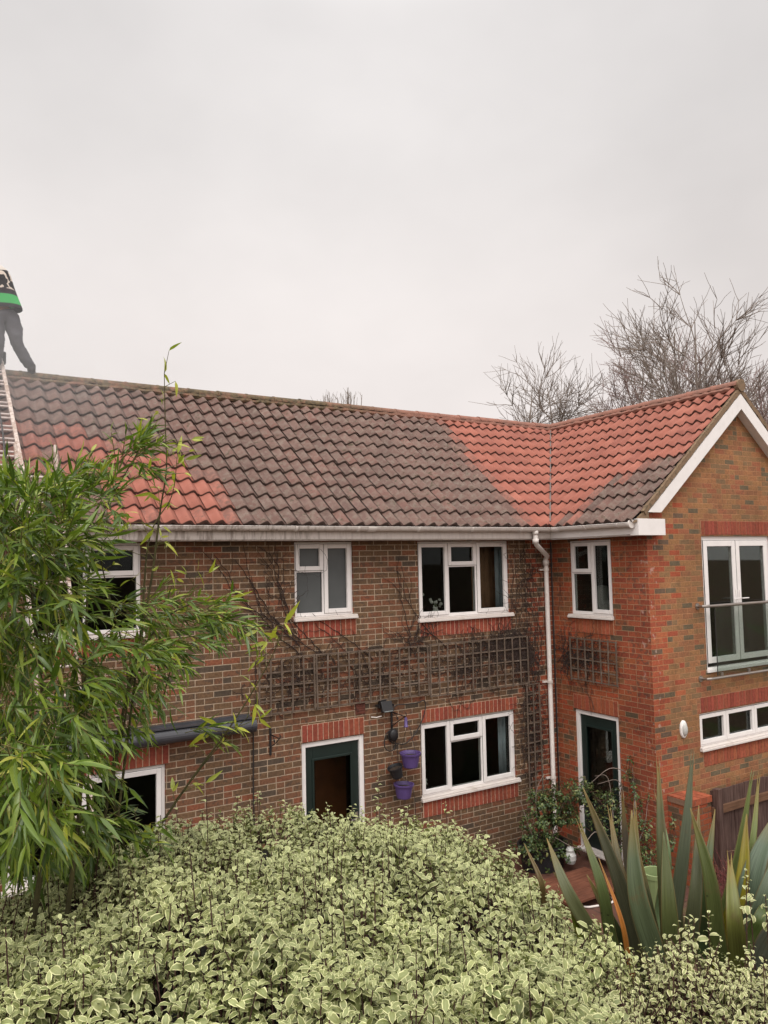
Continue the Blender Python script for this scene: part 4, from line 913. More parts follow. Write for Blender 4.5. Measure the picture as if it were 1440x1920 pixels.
# bulkhead lamp
e = empty('bulkhead_lamp', (9.12, 7.13, 1.94), 'oval white bulkhead lamp on the gable wall left of the long low window', 'wall lamp')
mb = MB(); mb.lathe((9.12, 7.148, 1.94), [(0, .03), (.060, .03), (.068, .02), (.068, 0)], 28, Matrix.Rotation(R(90), 3, 'X'), 1, 1.8); mb.build('lamp_base', M['upvc'], e, smooth=True)
mb = MB(); mb.lathe((9.12, 7.115, 1.94), [(0, .03), (.03, .027), (.044, .015), (.050, 0)], 28, Matrix.Rotation(R(90), 3, 'X'), 1, 1.8); mb.build('diffuser', M['lamp_white'], e, smooth=True)
# rolled awning
e = empty('awning', (2.0, 8.9, 2.4), 'rolled up charcoal awning in its round case above the ground floor window at left', 'awning')
mb = MB(); A = Matrix.Rotation(R(90), 3, 'Y'); mb.tube([(-.2, 8.86, 2.42), (3.48, 8.86, 2.42)], .076, 20); mb.tube([(3.44, 8.86, 2.42), (3.50, 8.86, 2.42)], .083, 20); mb.build('awning_roll', M['awning'], e)
mb = MB(); mb.box((-.2, 8.93, 2.49), (3.46, 8.99, 2.54)); mb.box((-.2, 8.82, 2.505), (3.46, 8.93, 2.52)); mb.build('cover_board', M['awning'], e)
mb = MB(); mb.tube(spline([(3.52, 8.97, 2.40), (3.525, 8.985, 2.1), (3.52, 8.985, 1.6), (3.53, 8.985, .9), (3.53, 8.985, .1)]), .008, 6); tag(mb.build('cable', M['cable'], uv=False), 'straight black cable running down the bricks from the awning end', 'cable')
mb = MB(); mb.tube(spline([at(x, y, 8.97) for x, y in ((748, 1600), (775, 1480), (778, 1505), (779, 1530), (780, 1580))][1:]), .004, 5); tag(mb.build('cord', M['cable'], uv=False), 'thin black cord hanging under the lower purple pot', 'cord')

# ------------------------------------------------------------------ ladders, hose, person
def ladder(name, label, r0, r1, l0, l1, nr, rail=(.07, .03), off=None, start=.15, end=None, group=None, dbl=0):
    r0, r1, l0, l1 = map(Vector, (r0, r1, l0, l1)); e_ = empty(name, l0, label, 'ladder', group)
    sd_ = (r0 - l0).normalized()
    for a, b in ((l0, l1), (r0, r1)):
        m_ = MB(); m_.bar(a, b, rail[1], rail[0], sd_.cross((b - a).normalized())); m_.build('side_rail', M['ladder'], e_, bevel=.006)
    L = (r1 - r0).length; i = 0
    for k_ in range(nr):
        t = (start + k_ * .28) / L
        if t > 1: break
        for q in range(2 if dbl else 1):
            tt = t + q * dbl / L; m_ = MB(); m_.tube([l0.lerp(l1, tt), r0.lerp(r1, tt)], .0155, 8); m_.build('rung', M['rung'], e_, uv=False)
    return e_
ladder('ladder', 'paint-splashed ladder leaning against the gutter behind the bamboo', (1.56, 7.22, 0), (1.215, 8.66, 5.64), (1.18, 7.22, 0), (.835, 8.66, 5.64), 20)
# roof ladder hooked over the ridge
up_r = Vector((0, cs, sn)); nrm = Vector((0, -sn, cs))
def rp(x, s, h=.09): return Vector((x, 8.65, EZ)) + up_r * s + nrm * h
e = ladder('roof_ladder', 'long roof ladder lying on the tiles up to the ridge, under the worker', rp(.985, -.2, .10), rp(.90, 3.60, .10), rp(.53, -.2, .10), rp(.47, 3.60, .10), 13, (.05, .045), dbl=.09)
mb = MB(); 
for x_ in (.47, .90): mb.tube([rp(x_, 3.3, .13), rp(x_, 3.52, .16), rp(x_, 3.6, .05), Vector((x_, 11.3, 6.95))], .014, 6)
mb.build('ridge_hook', M['rung'], e)
mb = MB(); mb.box(rp(.90, 3.42, .10) - Vector((.03, .05, .05)), rp(.90, 3.42, .10) + Vector((.06, .04, .12))); mb.build('pulley', M['iron'], e, bevel=.02)
mb = MB(); hp = [rp(.66, 3.75, .28), rp(.78, 3.45, .16), rp(.80, 3.0, .13), rp(.79, 2.4, .12), rp(.81, 1.6, .12), rp(.80, .8, .12), rp(.82, -.1, .12), Vector((.82, 8.45, 4.2)), Vector((.9, 8.5, 2.5)), Vector((.85, 8.4, .02))]
mb.tube(spline(hp), .011, 6); tag(mb.build('pressure_hose', M['cable'], uv=False), 'black pressure washer hose running down the roof ladder', 'hose')

def skin_obj(name, verts, edges, radii, mat, parent, sub=2, root=0):
    me = bpy.data.meshes.new(name); me.from_pydata([tuple(v) for v in verts], edges, []); o = bpy.data.objects.new(name, me); COL.objects.link(o)
    o.modifiers.new('skin', 'SKIN'); sv = me.skin_vertices[0] if len(me.skin_vertices) else me.skin_vertices.new().data and me.skin_vertices[0]
    for i, r_ in enumerate(radii): sv.data[i].radius = (r_, r_) if not isinstance(r_, tuple) else r_
    sv.data[root].use_root = True
    o.modifiers['skin'].use_smooth_shade = True; s_ = o.modifiers.new('sub', 'SUBSURF'); s_.levels = sub; s_.render_levels = sub
    me.materials.append(mat); adopt(o, parent); return o
def build_person():
    YP = 11.02
    q = lambda x, y, dy=0: at(x, y, YP + dy)
    pel = q(6, 588); wai = q(-2, 562); che = q(-11, 528); shc = q(-17, 508); neck = q(-21, 497); hd = q(-27, 478)
    hipR = q(20, 596); kneR = q(31, 643, -.08); ankR = q(58, 692, -.02); toeR = ankR + Vector((.05, .18, -.035)); heelR = ankR + Vector((-.01, -.06, -.035))
    hipL = q(-8, 598); kneL = q(-5, 645, -.12); ankL = q(-8, 690, -.02); toeL = ankL + Vector((-.02, .18, -.035))
    shR = q(0, 505, -.02); elR = q(-8, 545, .22); wrR = q(-30, 560, .42)
    shL = q(-36, 508, .05); elL = q(-48, 540, .25); wrL = q(-45, 560, .48)
    e_ = empty('person', Vector((1.1, 11.05, 6.99)), 'worker in patterned black sweater with green hem, standing on the roof ridge, legs apart', 'person')
    # body: one continuous skin surface
    vs = [pel, wai, che, shc, neck, hd - Vector((0, 0, .03)), hd + Vector((0, .02, .08)), hipR, kneR, ankR, hipL, kneL, ankL, shR, elR, wrR, shL, elL, wrL]
    ed = [(0, 1), (1, 2), (2, 3), (3, 4), (4, 5), (5, 6), (0, 7), (7, 8), (8, 9), (0, 10), (10, 11), (11, 12), (3, 13), (13, 14), (14, 15), (3, 16), (16, 17), (17, 18)]
    rr = [.085, .085, .12, .11, .055, .085, .08, .085, .055, .042, .085, .055, .042, .06, .042, .028, .06, .042, .028]
    for w_, s_ in ((15, 1), (18, -1)):              # palms and five fingers each, curled round the lance
        base = len(vs); d = (vs[w_] - vs[w_ - 1]).normalized(); sdv = d.cross(Vector((0, 0, 1))).normalized()
        vs.append(vs[w_] + d * .07); rr.append(.030); ed.append((w_, base))
        for k_ in range(4):
            o = (k_ - 1.5) * .02; L = (.034, .042, .040, .030)[k_]
            a = vs[base] + sdv * o + d * .02; b = a + d * L + Vector((0, 0, -.012)); c = b + Vector((0, 0, -.03)) - d * .005
            n = len(vs); vs += [a, b, c]; rr += [.0095, .009, .008]; ed += [(base, n), (n, n + 1), (n + 1, n + 2)]
        n = len(vs); t_ = vs[w_] + d * .03 + sdv * s_ * -.035; vs += [t_, t_ + d * .03 + Vector((0, 0, -.02))]; rr += [.011, .009]; ed += [(w_, n), (n, n + 1)]
    skin_obj('body', vs, ed, rr, M['skin'], e_)
    # face
    fdir = Vector((-.3, .95, 0)).normalized(); fs_ = fdir.cross(Vector((0, 0, 1)))
    mb_ = MB(); c = hd + Vector((0, .02, .02)); mb_.sphere(c + fdir * .115 + Vector((0, 0, -.01)), .017, 6, (.8, 1.2, 1.4))
    for s_ in (-1, 1): mb_.sphere(c + fs_ * s_ * .10, .028, 6, (.5, .8, 1.2))
    mb_.build('face_details', M['skin'], e_, smooth=True)
    mb_ = MB()
    for s_ in (-1, 1): mb_.sphere(c + fdir * .095 + fs_ * s_ * .035 + Vector((0, 0, .02)), .012, 5)
    mb_.build('eyes', M['iron'], e_, smooth=True)
    mb_ = MB(); mb_.sphere(c + Vector((0, -.015, .06)) - fdir * .015, .118, 10, (.95, 1.0, .95)); mb_.build('hair', M['hair'], e_, smooth=True)
    # trousers
    pel2 = q(7, 584); 
    vs = [pel2, q(5, 574), hipR, q(28, 620, -.04), kneR, q(45, 668, -.05), ankR + Vector((0, 0, .02)), hipL, q(-6, 622, -.06), kneL, q(-7, 668, -.07), ankL + Vector((0, 0, .02))]
    ed = [(0, 1), (0, 2), (2, 3), (3, 4), (4, 5), (5, 6), (0, 7), (7, 8), (8, 9), (9, 10), (10, 11)]
    skin_obj('trousers', vs, ed, [(.165, .15), (.165, .14), .125, .108, .085, .078, .076, .125, .108, .085, .078, .076], M['denim'], e_, 3)
    tx = bpy.data.textures.new('folds', 'CLOUDS'); tx.noise_scale = .11
    for o_ in e_.children:
        if o_.name.startswith('trousers'):
            d_ = o_.modifiers.new('folds', 'DISPLACE'); d_.texture = tx; d_.strength = .045; d_.mid_level = .5; d_.texture_coords = 'GLOBAL'
    # sweater: rings up the torso, sleeves down to the wrists
    m_ = MB(); n = 24
    spec = [(q(8, 572), .10, .08), (q(9, 578), .205, .145), (q(10, 583), .222, .155), (q(10, 579), .226, .158), (q(7, 570), .222, .158), (q(0, 552), .215, .155), (q(-5, 535), .205, .15), (q(-9, 520), .205, .15), (q(-13, 508), .20, .14), (q(-17, 499), .15, .11), (q(-20, 494), .075, .07), (q(-21, 491), .062, .062)]
    vs = []; fs = []
    for j, (c_, a_, b_) in enumerate(spec):
        for k_ in range(n):
            t_ = 2 * math.pi * k_ / n; w_ = 1 + .03 * math.sin(t_ * 5 + j) * (1 if j < 6 else .3)
            vs.append(c_ + LAT * math.cos(t_) * a_ * w_ + FWD * math.sin(t_) * b_ * w_)
    for j in range(len(spec) - 1):
        for k_ in range(n): fs.append((j * n + k_, j * n + (k_ + 1) % n, (j + 1) * n + (k_ + 1) % n, (j + 1) * n + k_))
    m_.add(vs, fs)
    for a_, b_, c_ in ((shR, elR, wrR), (shL, elL, wrL)):
        p_ = spline([a_ + (pel - a_).normalized() * .02, a_.lerp(b_, .5), b_, b_.lerp(c_, .5), c_ - (c_ - b_) * .12], 4)
        m_.tube(p_, [.095 - .05 * i / (len(p_) - 1) + .004 * math.sin(i * 2) for i in range(len(p_))], 14)
    o_s = m_.build('sweater', M['sweater'], e_, smooth=True, uv=False); sm_ = o_s.modifiers.new('sub', 'SUBSURF'); sm_.levels = 1; sm_.render_levels = 1
    for a, b in ((ankR, toeR), (ankL, toeL)):
        vs = [a + Vector((0, 0, .09)), a + Vector((0, -.01, -.01)), a + (b - a) * .55 + Vector((0, 0, -.005)), b, a + Vector((0, -.055, -.02))]
        skin_obj('boot', vs, [(0, 1), (1, 2), (2, 3), (1, 4)], [.055, .056, .05, .04, .045], M['boot'], e_, root=1)
    m_ = MB(); a = wrR + Vector((0, .08, -.02)); b = wrL + Vector((0, .08, -.02)); d = (b - a).normalized(); m_.tube([a - d * .3, b + d * .9 + Vector((0, 0, -.5))], .012, 8)
    tag(m_.build('pressure_lance', M['cable'], uv=False), 'black pressure washer lance held by the worker on the ridge', 'lance')
build_person()

# ------------------------------------------------------------------ pier, fence, pots on the ground
e = empty('brick_pier', (8.97, 6.97, 0), 'low red brick pier topped with bricks on edge at the foot of the gable wall', 'pier')
mb = MB(); mb.box((8.745, 6.80, -.3), (9.185, 7.147, 1.03)); mb.build('pier', M['brick_pier'], e)
m_ = MB(); rs = random.Random(3)
m_.cur = (.2, .12, .08, 1); m_.box((8.735, 6.788, 1.03), (9.195, 7.145, 1.10))
for i in range(4):
    for j in range(2):
        k_ = rs.uniform(.8, 1.15); m_.cur = (.29 * k_, .075 * k_, .036 * k_, 1)
        m_.box((8.735 + i * .115 + .004, 6.782 + j * .18 + .004, 1.035), (8.735 + (i + 1) * .115 - .004, 6.782 + (j + 1) * .18 - .004, 1.115 + rs.uniform(-.003, .003)))
m_.build('coping_bricks', M['soldier'], e, colors=True)
e = empty('board_fence', (9.2, 6.8, 0), 'dark brown upright board fence below the long low window', 'fence')
mb = MB(); rs = random.Random(8); x = 9.2
while x < 16: mb.box((x, 6.80 + rs.uniform(0, .006), -.5), (x + .118, 6.822, 1.16 + rs.uniform(-.008, .008))); x += .122
mb.build('boards', M['fence'], e)
mb = MB(); mb.bar((9.19, 6.78, .905), (16, 6.78, .905), .04, .10); mb.bar((9.19, 6.78, .15), (16, 6.78, .15), .04, .10); mb.build('rail', M['fence_rail'], e)
mb = MB(); mb.box((9.21, 6.70, -.4), (9.30, 6.79, 1.2)); mb.build('post', M['fence'], e)

def lathe_thing(name, prof_, c, mat, label, cat, n=28, sx=1, sy=1): 
    m_ = MB(); m_.lathe(c, prof_, n, None, sx, sy); return tag(m_.build(name, mat, smooth=False), label, cat)
g_ = atz(1005, 1635, .0)
lathe_thing('planter_tub', [(0, 0), (.27, 0), (.32, .30), (.34, .31), (.34, .34), (.31, .34), (.30, .28), (0, .27)], (7.62, 8.42, .004), M['blackpot'], 'big dark tub holding the evergreen shrub beside the downpipe', 'tub', 32, 1.15, .9)
mb = MB()
for i in range(6): mb.box((6.85, 7.12 + i * .122, .10), (7.85, 7.12 + i * .122 + .116, .135))
mb.box((6.87, 7.14, .0), (6.93, 7.84, .098)); mb.box((7.77, 7.14, .0), (7.83, 7.84, .098)); tag(mb.build('plank_platform', M['plank'], bevel=.004), 'low red brown plank platform on the paving in front of the dark tub', 'platform')
lathe_thing('ornament', [(0, 0), (.06, 0), (.08, .05), (.078, .11), (.055, .15), (.06, .18), (.04, .21), (0, .22)], atz(1070, 1618, .13), M['lamp_white'], 'small white owl shaped garden ornament below the shrub', 'ornament', 16)
m_ = MB(); p0 = atz(1118, 1603, .14); 
m_.box((p0.x - .02, p0.y - .30, .12), (p0.x + .16, p0.y + .25, .15)); tag(m_.build('slab', M['upvc_old'], bevel=.006), 'pale stone slab lying at the foot of the second green door', 'slab')
hs = [atz(x, y, .02) for x, y in ((1030, 1672), (1042, 1665), (1056, 1668), (1058, 1680), (1044, 1690), (1030, 1688), (1028, 1678), (1050, 1672), (1080, 1668), (1102, 1667), (1130, 1670), (1150, 1690), (1110, 1700), (1092, 1700))]
mb = MB(); mb.tube(spline(hs), .013, 6); mb.tube(spline([atz(x, y, .02) for x, y in ((1050, 1660), (1080, 1667), (1100, 1680), (1128, 1680), (1150, 1678))]), .013, 6); tag(mb.build('garden_hose', M['upvc_old'], uv=False), 'pale garden hose lying in loops on the brown paving', 'hose')
pg = atd(1232, 1700, 5.6)
M['palegreen'] = simple('pale_green_plastic', (.20, .25, .11), .45, .1, 6)
lathe_thing('planter_pot', [(0, 0), (.07, 0), (.10, .30), (.105, .30), (.105, .33), (.09, .33), (.07, .05)], pg + Vector((0, 0, -.08)), M['palegreen'], 'tall pale green pot behind the sword-leaved plant', 'flower pot', 20)
mb = MB(); rs = random.Random(2)
for i in range(3):
    c = atz(1443 + i * 5, 1655 + i * 8, .12); mb.tube([c + Vector((math.cos(t * .7) * .09, math.sin(t * .7) * .09, t * .012)) for t in range(14)], .012, 6)
M['orange'] = simple('orange_rubber', (.50, .12, .04), .5); tag(mb.build('orange_hose', M['orange'], uv=False), 'coiled orange hose on the soil at the right edge', 'hose')

# ------------------------------------------------------------------ foliage builders (numpy)
def unit(a): return a / np.maximum(np.linalg.norm(a, axis=-1, keepdims=True), 1e-9)
def leaves(P, D, N, L, Wd, curl, rnd, tone, nt=5, shape='oval', fold=.12, wave=0.0, twist=0.0):
    """P base points, D directions, N leaf-face normals; every leaf is nt stations x 3, curling along its length"""
    n = len(P); D = unit(D); N = unit(N - D * np.sum(N * D, 1, keepdims=True)); B = np.cross(D, N)
    t = np.linspace(0, 1, nt)
    if shape == 'oval': wp = np.sin(np.pi * np.clip(t * .94 + .03, 0, 1)) ** .75; wp[0] = .06; wp[-1] = .03
    else: wp = np.clip(np.sin(np.pi * t ** .62) ** .9, .03, 1)
    V = np.zeros((n, nt, 3, 3)); c = curl[:, None] + 1e-4
    f = np.sin(c * t) / c * L[:, None]; dr = (1 - np.cos(c * t)) / c * L[:, None]
    mid = P[:, None, :] + D[:, None, :] * f[..., None] - N[:, None, :] * dr[..., None]
    nn = N[:, None, :] * np.cos(c * t)[..., None] + D[:, None, :] * np.sin(c * t)[..., None]
    hw = (Wd[:, None] * .5) * wp[None, :]
    wv = RNG.normal(0, 1, (n, nt, 2)) * wave * Wd[:, None, None]
    for k, sg in ((0, -1), (1, 0), (2, 1)):
        off = B[:, None, :] * (sg * hw)[..., None]
        if sg: off = off + nn * ((fold * hw)[..., None] + wv[:, :, (sg + 1) // 2, None] * wp[None, :, None])
        V[:, :, k] = mid + off
    idx = np.arange(n)[:, None, None] * (nt * 3) + np.arange(nt - 1)[None, :, None] * 3 + np.arange(2)[None, None, :]
    Fq = np.stack([idx, idx + 1, idx + 4, idx + 3], -1).reshape(-1, 4)
    A = np.zeros((n, nt, 3, 4)); A[..., 0] = np.array([1, 0, 1])[None, None, :]; A[..., 1] = t[None, :, None]; A[..., 2] = rnd[:, None, None]; A[..., 3] = tone[:, None, None]
    return V.reshape(-1, 3), Fq, A.reshape(-1, 4)
def sticks(P, Q, r0, r1, k=4):
    """straight tapered rods between arrays of points"""
    P = np.asarray(P, float); Q = np.asarray(Q, float); n = len(P); d = unit(Q - P); ref = np.where(np.abs(d[:, 2:3]) > .9, np.array([[1., 0, 0]]), np.array([[0, 0, 1.]])); a = unit(np.cross(d, ref)); b = np.cross(d, a)
    th = 2 * np.pi * np.arange(k) / k; ring_ = a[:, None] * np.cos(th)[None, :, None] + b[:, None] * np.sin(th)[None, :, None]
    r0 = np.broadcast_to(r0, n); r1 = np.broadcast_to(r1, n)
    V = np.concatenate([P[:, None] + ring_ * r0[:, None, None], Q[:, None] + ring_ * r1[:, None, None]], 1)
    i = np.arange(n)[:, None] * 2 * k; j = np.arange(k)[None]; Fq = np.stack([i + j, i + (j + 1) % k, i + k + (j + 1) % k, i + k + j], -1).reshape(-1, 4)
    return V.reshape(-1, 3), Fq
def merge(parts):
    V = []; F_ = []; A = []; b = 0
    for p in parts:
        V.append(p[0]); F_.append(p[1] + b); b += len(p[0])
        if len(p) > 2: A.append(p[2])
    return np.concatenate(V), np.concatenate(F_), (np.concatenate(A) if A else None)

LATn, FWDn = np.array(LAT), np.array(FWD)
def local(u, w_, z): return LATn * u[..., None] + FWDn * w_[..., None] + np.array([0, 0, 1.]) * z[..., None]

def sprig_leaves(base, axis, hgt, nleaf, Lm, tone, wr=.52, spread=1.0, wave=.05):
    """pairs of oval leaves spiralling up a shoot, drooping outward; arrays over shoots"""
    n = len(base); out_ = []
    ax_ = unit(axis); ref = unit(np.cross(ax_, RNG.normal(0, 1, (n, 3)))); ref2 = np.cross(ax_, ref); ph0 = RNG.uniform(0, 6.28, n)
    for i in range(nleaf):
        f = (i + .5) / nleaf; az = ph0 + i * 2.4 + RNG.normal(0, .25, n)
        rad = ref * np.cos(az)[:, None] + ref2 * np.sin(az)[:, None]
        el = np.radians(12 + 50 * f ** 1.5) + RNG.normal(0, .28, n)
        D = rad * np.cos(el)[:, None] + ax_ * np.sin(el)[:, None]; Nn_ = ax_ * np.cos(el)[:, None] - rad * np.sin(el)[:, None] + RNG.normal(0, .22, (n, 3))
        P = base + ax_ * (hgt * (.15 + .85 * f))[:, None]
        L = Lm * (1.0 - .45 * f) * RNG.uniform(.6, 1.3, n); curl = RNG.uniform(.8, 2.3, n)
        out_.append(leaves(P, D, Nn_, L, L * wr * RNG.uniform(.85, 1.15, n), curl, RNG.uniform(0, 1, n), np.clip(tone + (f > .75) * .25 + RNG.normal(0, .08, n), 0, 1), wave=wave))
    return out_

def hedge(name, label, uc, wc, ru, rw, ztop, nsprig, Lm_near, Lm_far, mat, seed, bare=40, edge=.62, smooth_=.07, lift=None, wr=.52, nleaf=9, pw=2.6):
    global RNG; RNG = np.random.default_rng(seed)
    th = RNG.uniform(0, 2 * np.pi, nsprig * 2); rr = RNG.uniform(0, 1, nsprig * 2) ** .5 * 1.04
    sg = lambda a: np.sign(np.cos(a)) * np.abs(np.cos(a)) ** (2 / pw); sh = lambda a: np.sign(np.sin(a)) * np.abs(np.sin(a)) ** (2 / pw)
    u = uc + ru * rr * sg(th); w_ = wc + rw * rr * sh(th)
    d = (np.abs((u - uc) / ru) ** pw + np.abs((w_ - wc) / rw) ** pw) ** (1 / pw)
    bump = lambda u, w_: .05 * np.sin(u * 4.1 + 1) * np.cos(w_ * 3.3) + .035 * np.sin(u * 9 + w_ * 7.3) + .02 * np.sin(u * 17 - w_ * 13)
    def top(u, w_, d): return ztop(u, w_) + bump(u, w_) - edge * np.clip((d - .72) / .32, 0, 1.2) ** 2
    z = top(u, w_, d); base = local(u, w_, z)
    # outward tilt near the rim
    tilt = np.clip((d - .7) / .3, 0, 1.1) ** 1.3
    outd = LATn * ((u - uc) / ru ** 1.2)[:, None] + FWDn * ((w_ - wc) / rw ** 1.2)[:, None]; outd = unit(outd)
    axis = np.array([0, 0, 1.]) + outd * tilt[:, None] * 1.3 + RNG.normal(0, .22, (len(u), 3))
    keep = RNG.uniform(0, 1, len(u)) < np.where(w_ < 2.6, .9, .62) * .9
    deep = RNG.uniform(0, 1, len(u)) ** 1.5 * .14; base = base - unit(axis) * deep[:, None]
    base, axis, w2, dp = base[keep], axis[keep], w_[keep], deep[keep]
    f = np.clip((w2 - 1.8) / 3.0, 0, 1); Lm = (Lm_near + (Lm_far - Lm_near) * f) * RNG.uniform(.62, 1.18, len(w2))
    hg = RNG.uniform(.06, .13, len(base)); tone = np.clip(.06 + .35 * f - dp * 1.2, 0, 1)  # tone drops with depth: shade inside the hedge put into leaf colour
    parts = sprig_leaves(base, axis, hg, nleaf, Lm, tone, wr)
    e_ = empty(name, tuple(local(np.array(uc), np.array(wc), np.array(1.4))), label, 'hedge')
    # rim skirt: sprigs down the sides
    ns = nsprig // 2; th = RNG.uniform(0, 2 * np.pi, ns); dd = RNG.uniform(0, 1, ns) ** 1.2; u = uc + ru * 1.02 * sg(th); w_ = wc + rw * 1.02 * sh(th)
    z = ztop(u, w_) - edge - dd * .8; od = unit(LATn * (sg(th) / ru)[:, None] + FWDn * (sh(th) / rw)[:, None])
    parts += sprig_leaves(local(u, w_, z) - od * .03, od + np.array([0, 0, .5]) + RNG.normal(0, .25, (ns, 3)), RNG.uniform(.06, .12, ns), 7, np.full(ns, (Lm_near + Lm_far) / 2), np.full(ns, .03), wr)
    # tall straggling shoots
    sp = []; sq = []
    if bare:
        th = RNG.uniform(0, 2 * np.pi, bare); r_ = RNG.uniform(0, 1, bare) ** .5 * .93; u = uc + ru * r_ * sg(th); w_ = wc + rw * r_ * sh(th); d = (np.abs((u - uc) / ru) ** pw + np.abs((w_ - wc) / rw) ** pw) ** (1 / pw)
        b0 = local(u, w_, top(u, w_, d) - .05); ht = RNG.uniform(.10, .26, bare); lean = RNG.normal(0, .09, (bare, 3)); lean[:, 2] = 1; lean = unit(lean)
        t0 = b0 + lean * ht[:, None]; sp.append(b0 - lean * .2); sq.append(t0)
        parts += sprig_leaves(t0 - lean * .07, lean, np.full(bare, .08), 6, np.full(bare, (Lm_near + Lm_far) * .36), np.full(bare, .35), wr)
    if lift is not None:
        for (x, y, z, hh, nl, Ls, tn) in lift:
            b0 = np.array([[x, y, z]]); l_ = unit(np.array([[RNG.normal(0, .05), RNG.normal(0, .05), 1.]])); sp.append(b0 - l_ * .25); sq.append(b0 + l_ * hh)
            parts += sprig_leaves(b0, l_, np.array([hh]), nl, np.array([Ls]), np.array([tn]), wr)
    V, F_, A = merge(parts); fast('leaves', V, F_, M[mat], e_, {'lf': A})
    sp.append(base - unit(axis) * .12); sq.append(base + unit(axis) * (hg * .8)[:, None])
    SP = np.concatenate(sp); SQ = np.concatenate(sq); V, F_ = sticks(SP, SQ, .0032, .0018); fast('stems', V, F_, M['stem'], e_, smooth=True)
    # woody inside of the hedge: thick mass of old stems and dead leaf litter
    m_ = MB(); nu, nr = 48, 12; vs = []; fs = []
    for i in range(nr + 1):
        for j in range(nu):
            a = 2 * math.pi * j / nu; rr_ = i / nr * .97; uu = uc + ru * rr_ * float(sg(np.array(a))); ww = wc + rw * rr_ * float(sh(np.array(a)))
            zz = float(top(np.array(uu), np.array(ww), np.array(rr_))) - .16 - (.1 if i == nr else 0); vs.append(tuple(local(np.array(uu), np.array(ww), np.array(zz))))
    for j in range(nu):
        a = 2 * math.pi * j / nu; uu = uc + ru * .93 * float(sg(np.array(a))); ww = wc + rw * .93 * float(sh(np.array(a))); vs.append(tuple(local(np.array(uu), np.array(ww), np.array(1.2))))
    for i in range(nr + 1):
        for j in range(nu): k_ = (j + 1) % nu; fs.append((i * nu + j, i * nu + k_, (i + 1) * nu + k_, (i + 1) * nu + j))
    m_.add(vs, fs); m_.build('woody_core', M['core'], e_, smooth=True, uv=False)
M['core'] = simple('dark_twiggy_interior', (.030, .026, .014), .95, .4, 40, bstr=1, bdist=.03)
L1 = [(*atd(716, 1600, 4.3), .42, 18, .050, .5), (*atd(708, 1600, 4.4), .30, 12, .045, .5), (*atd(724, 1610, 4.3), .28, 12, .045, .5), (*atd(392, 1640, 3.6), .36, 5, .065, .8), (*atd(180, 1640, 3.3), .20, 10, .055, .5), (*atd(205, 1600, 3.4), .16, 10, .055, .5), (*atd(255, 1610, 3.6), .22, 10, .055, .5), (*atd(300, 1600, 3.7), .18, 10, .05, .5),
      (*atd(920, 1640, 4.1), .22, 4, .05, .9), (*atd(455, 1600, 4.2), .22, 10, .045, .5), (*atd(850, 1580, 4.4), .2, 8, .045, .4)]
hedge('variegated_hedge', 'large rounded grey green hedge with cream edged leaves filling the foreground', -.67, 3.05, 1.66, 1.95, lambda u, w_: 3.165 - .108 * (w_ - 2.0) - .028 * np.clip(w_ - 2.6, 0, 3) - .22 * np.clip(-u - 1.0, 0, 2) - .11 * np.clip(u + .25, 0, 2), 6600, .054, .047, 'pitto', 21, 240, lift=L1)
L2 = [(*atd(1300, 1790, 2.6), .12, 10, .035, .6), (*atd(1290, 1780, 2.6), .10, 10, .035, .5), (*atd(1400, 1730, 2.6), .18, 12, .038, .5), (*atd(1410, 1740, 2.7), .16, 10, .04, .5), (*atd(1440, 1760, 2.6), .14, 10, .04, .5), (*atd(1330, 1790, 2.6), .14, 10, .04, .5)]
hedge('low_variegated_shrub', 'lower cream and green shrub with small leaves in front of the sword-leaved plants', 1.56, 2.06, 1.40, .74, lambda u, w_: 2.98 + .10 * np.clip(u - 1.0, 0, 1.2), 3400, .030, .032, 'pitto2', 22, 50, lift=L2, edge=.35, wr=.55, nleaf=8)

# dead leaves caught on the hedge
M['deadleaf'] = simple('orange_brown_dead_leaf', (.32, .12, .055), .8, .3, 40)
for i, (x, y, d, sz, lb) in enumerate(((468, 1640, 3.62, .05, 'crumpled orange brown leaf on the hedge, left of centre'), (720, 1797, 2.55, .03, 'small brown leaf lodged low in the middle of the hedge'), (186, 1776, 2.7, .022, 'tiny orange leaf on the left side of the hedge'), (836, 1662, 3.5, .035, 'pale brown leaf on the right shoulder of the hedge'))):
    p = np.array(atd(x, y, d)); n = 3; RNG = np.random.default_rng(60 + i)
    D = RNG.normal(0, 1, (n, 3)); D[:, 2] *= .3; V, F_, A = leaves(p + RNG.normal(0, sz * .2, (n, 3)), D, np.array([[0, 0, 1.]] * n) + RNG.normal(0, .5, (n, 3)), np.full(n, sz), np.full(n, sz * .7), np.full(n, 1.2), RNG.uniform(0, 1, n), np.zeros(n), wave=.2)
    tag(fast('dead_leaf', V, F_, M['deadleaf']), lb, 'leaf', 'dead leaves on the hedge')

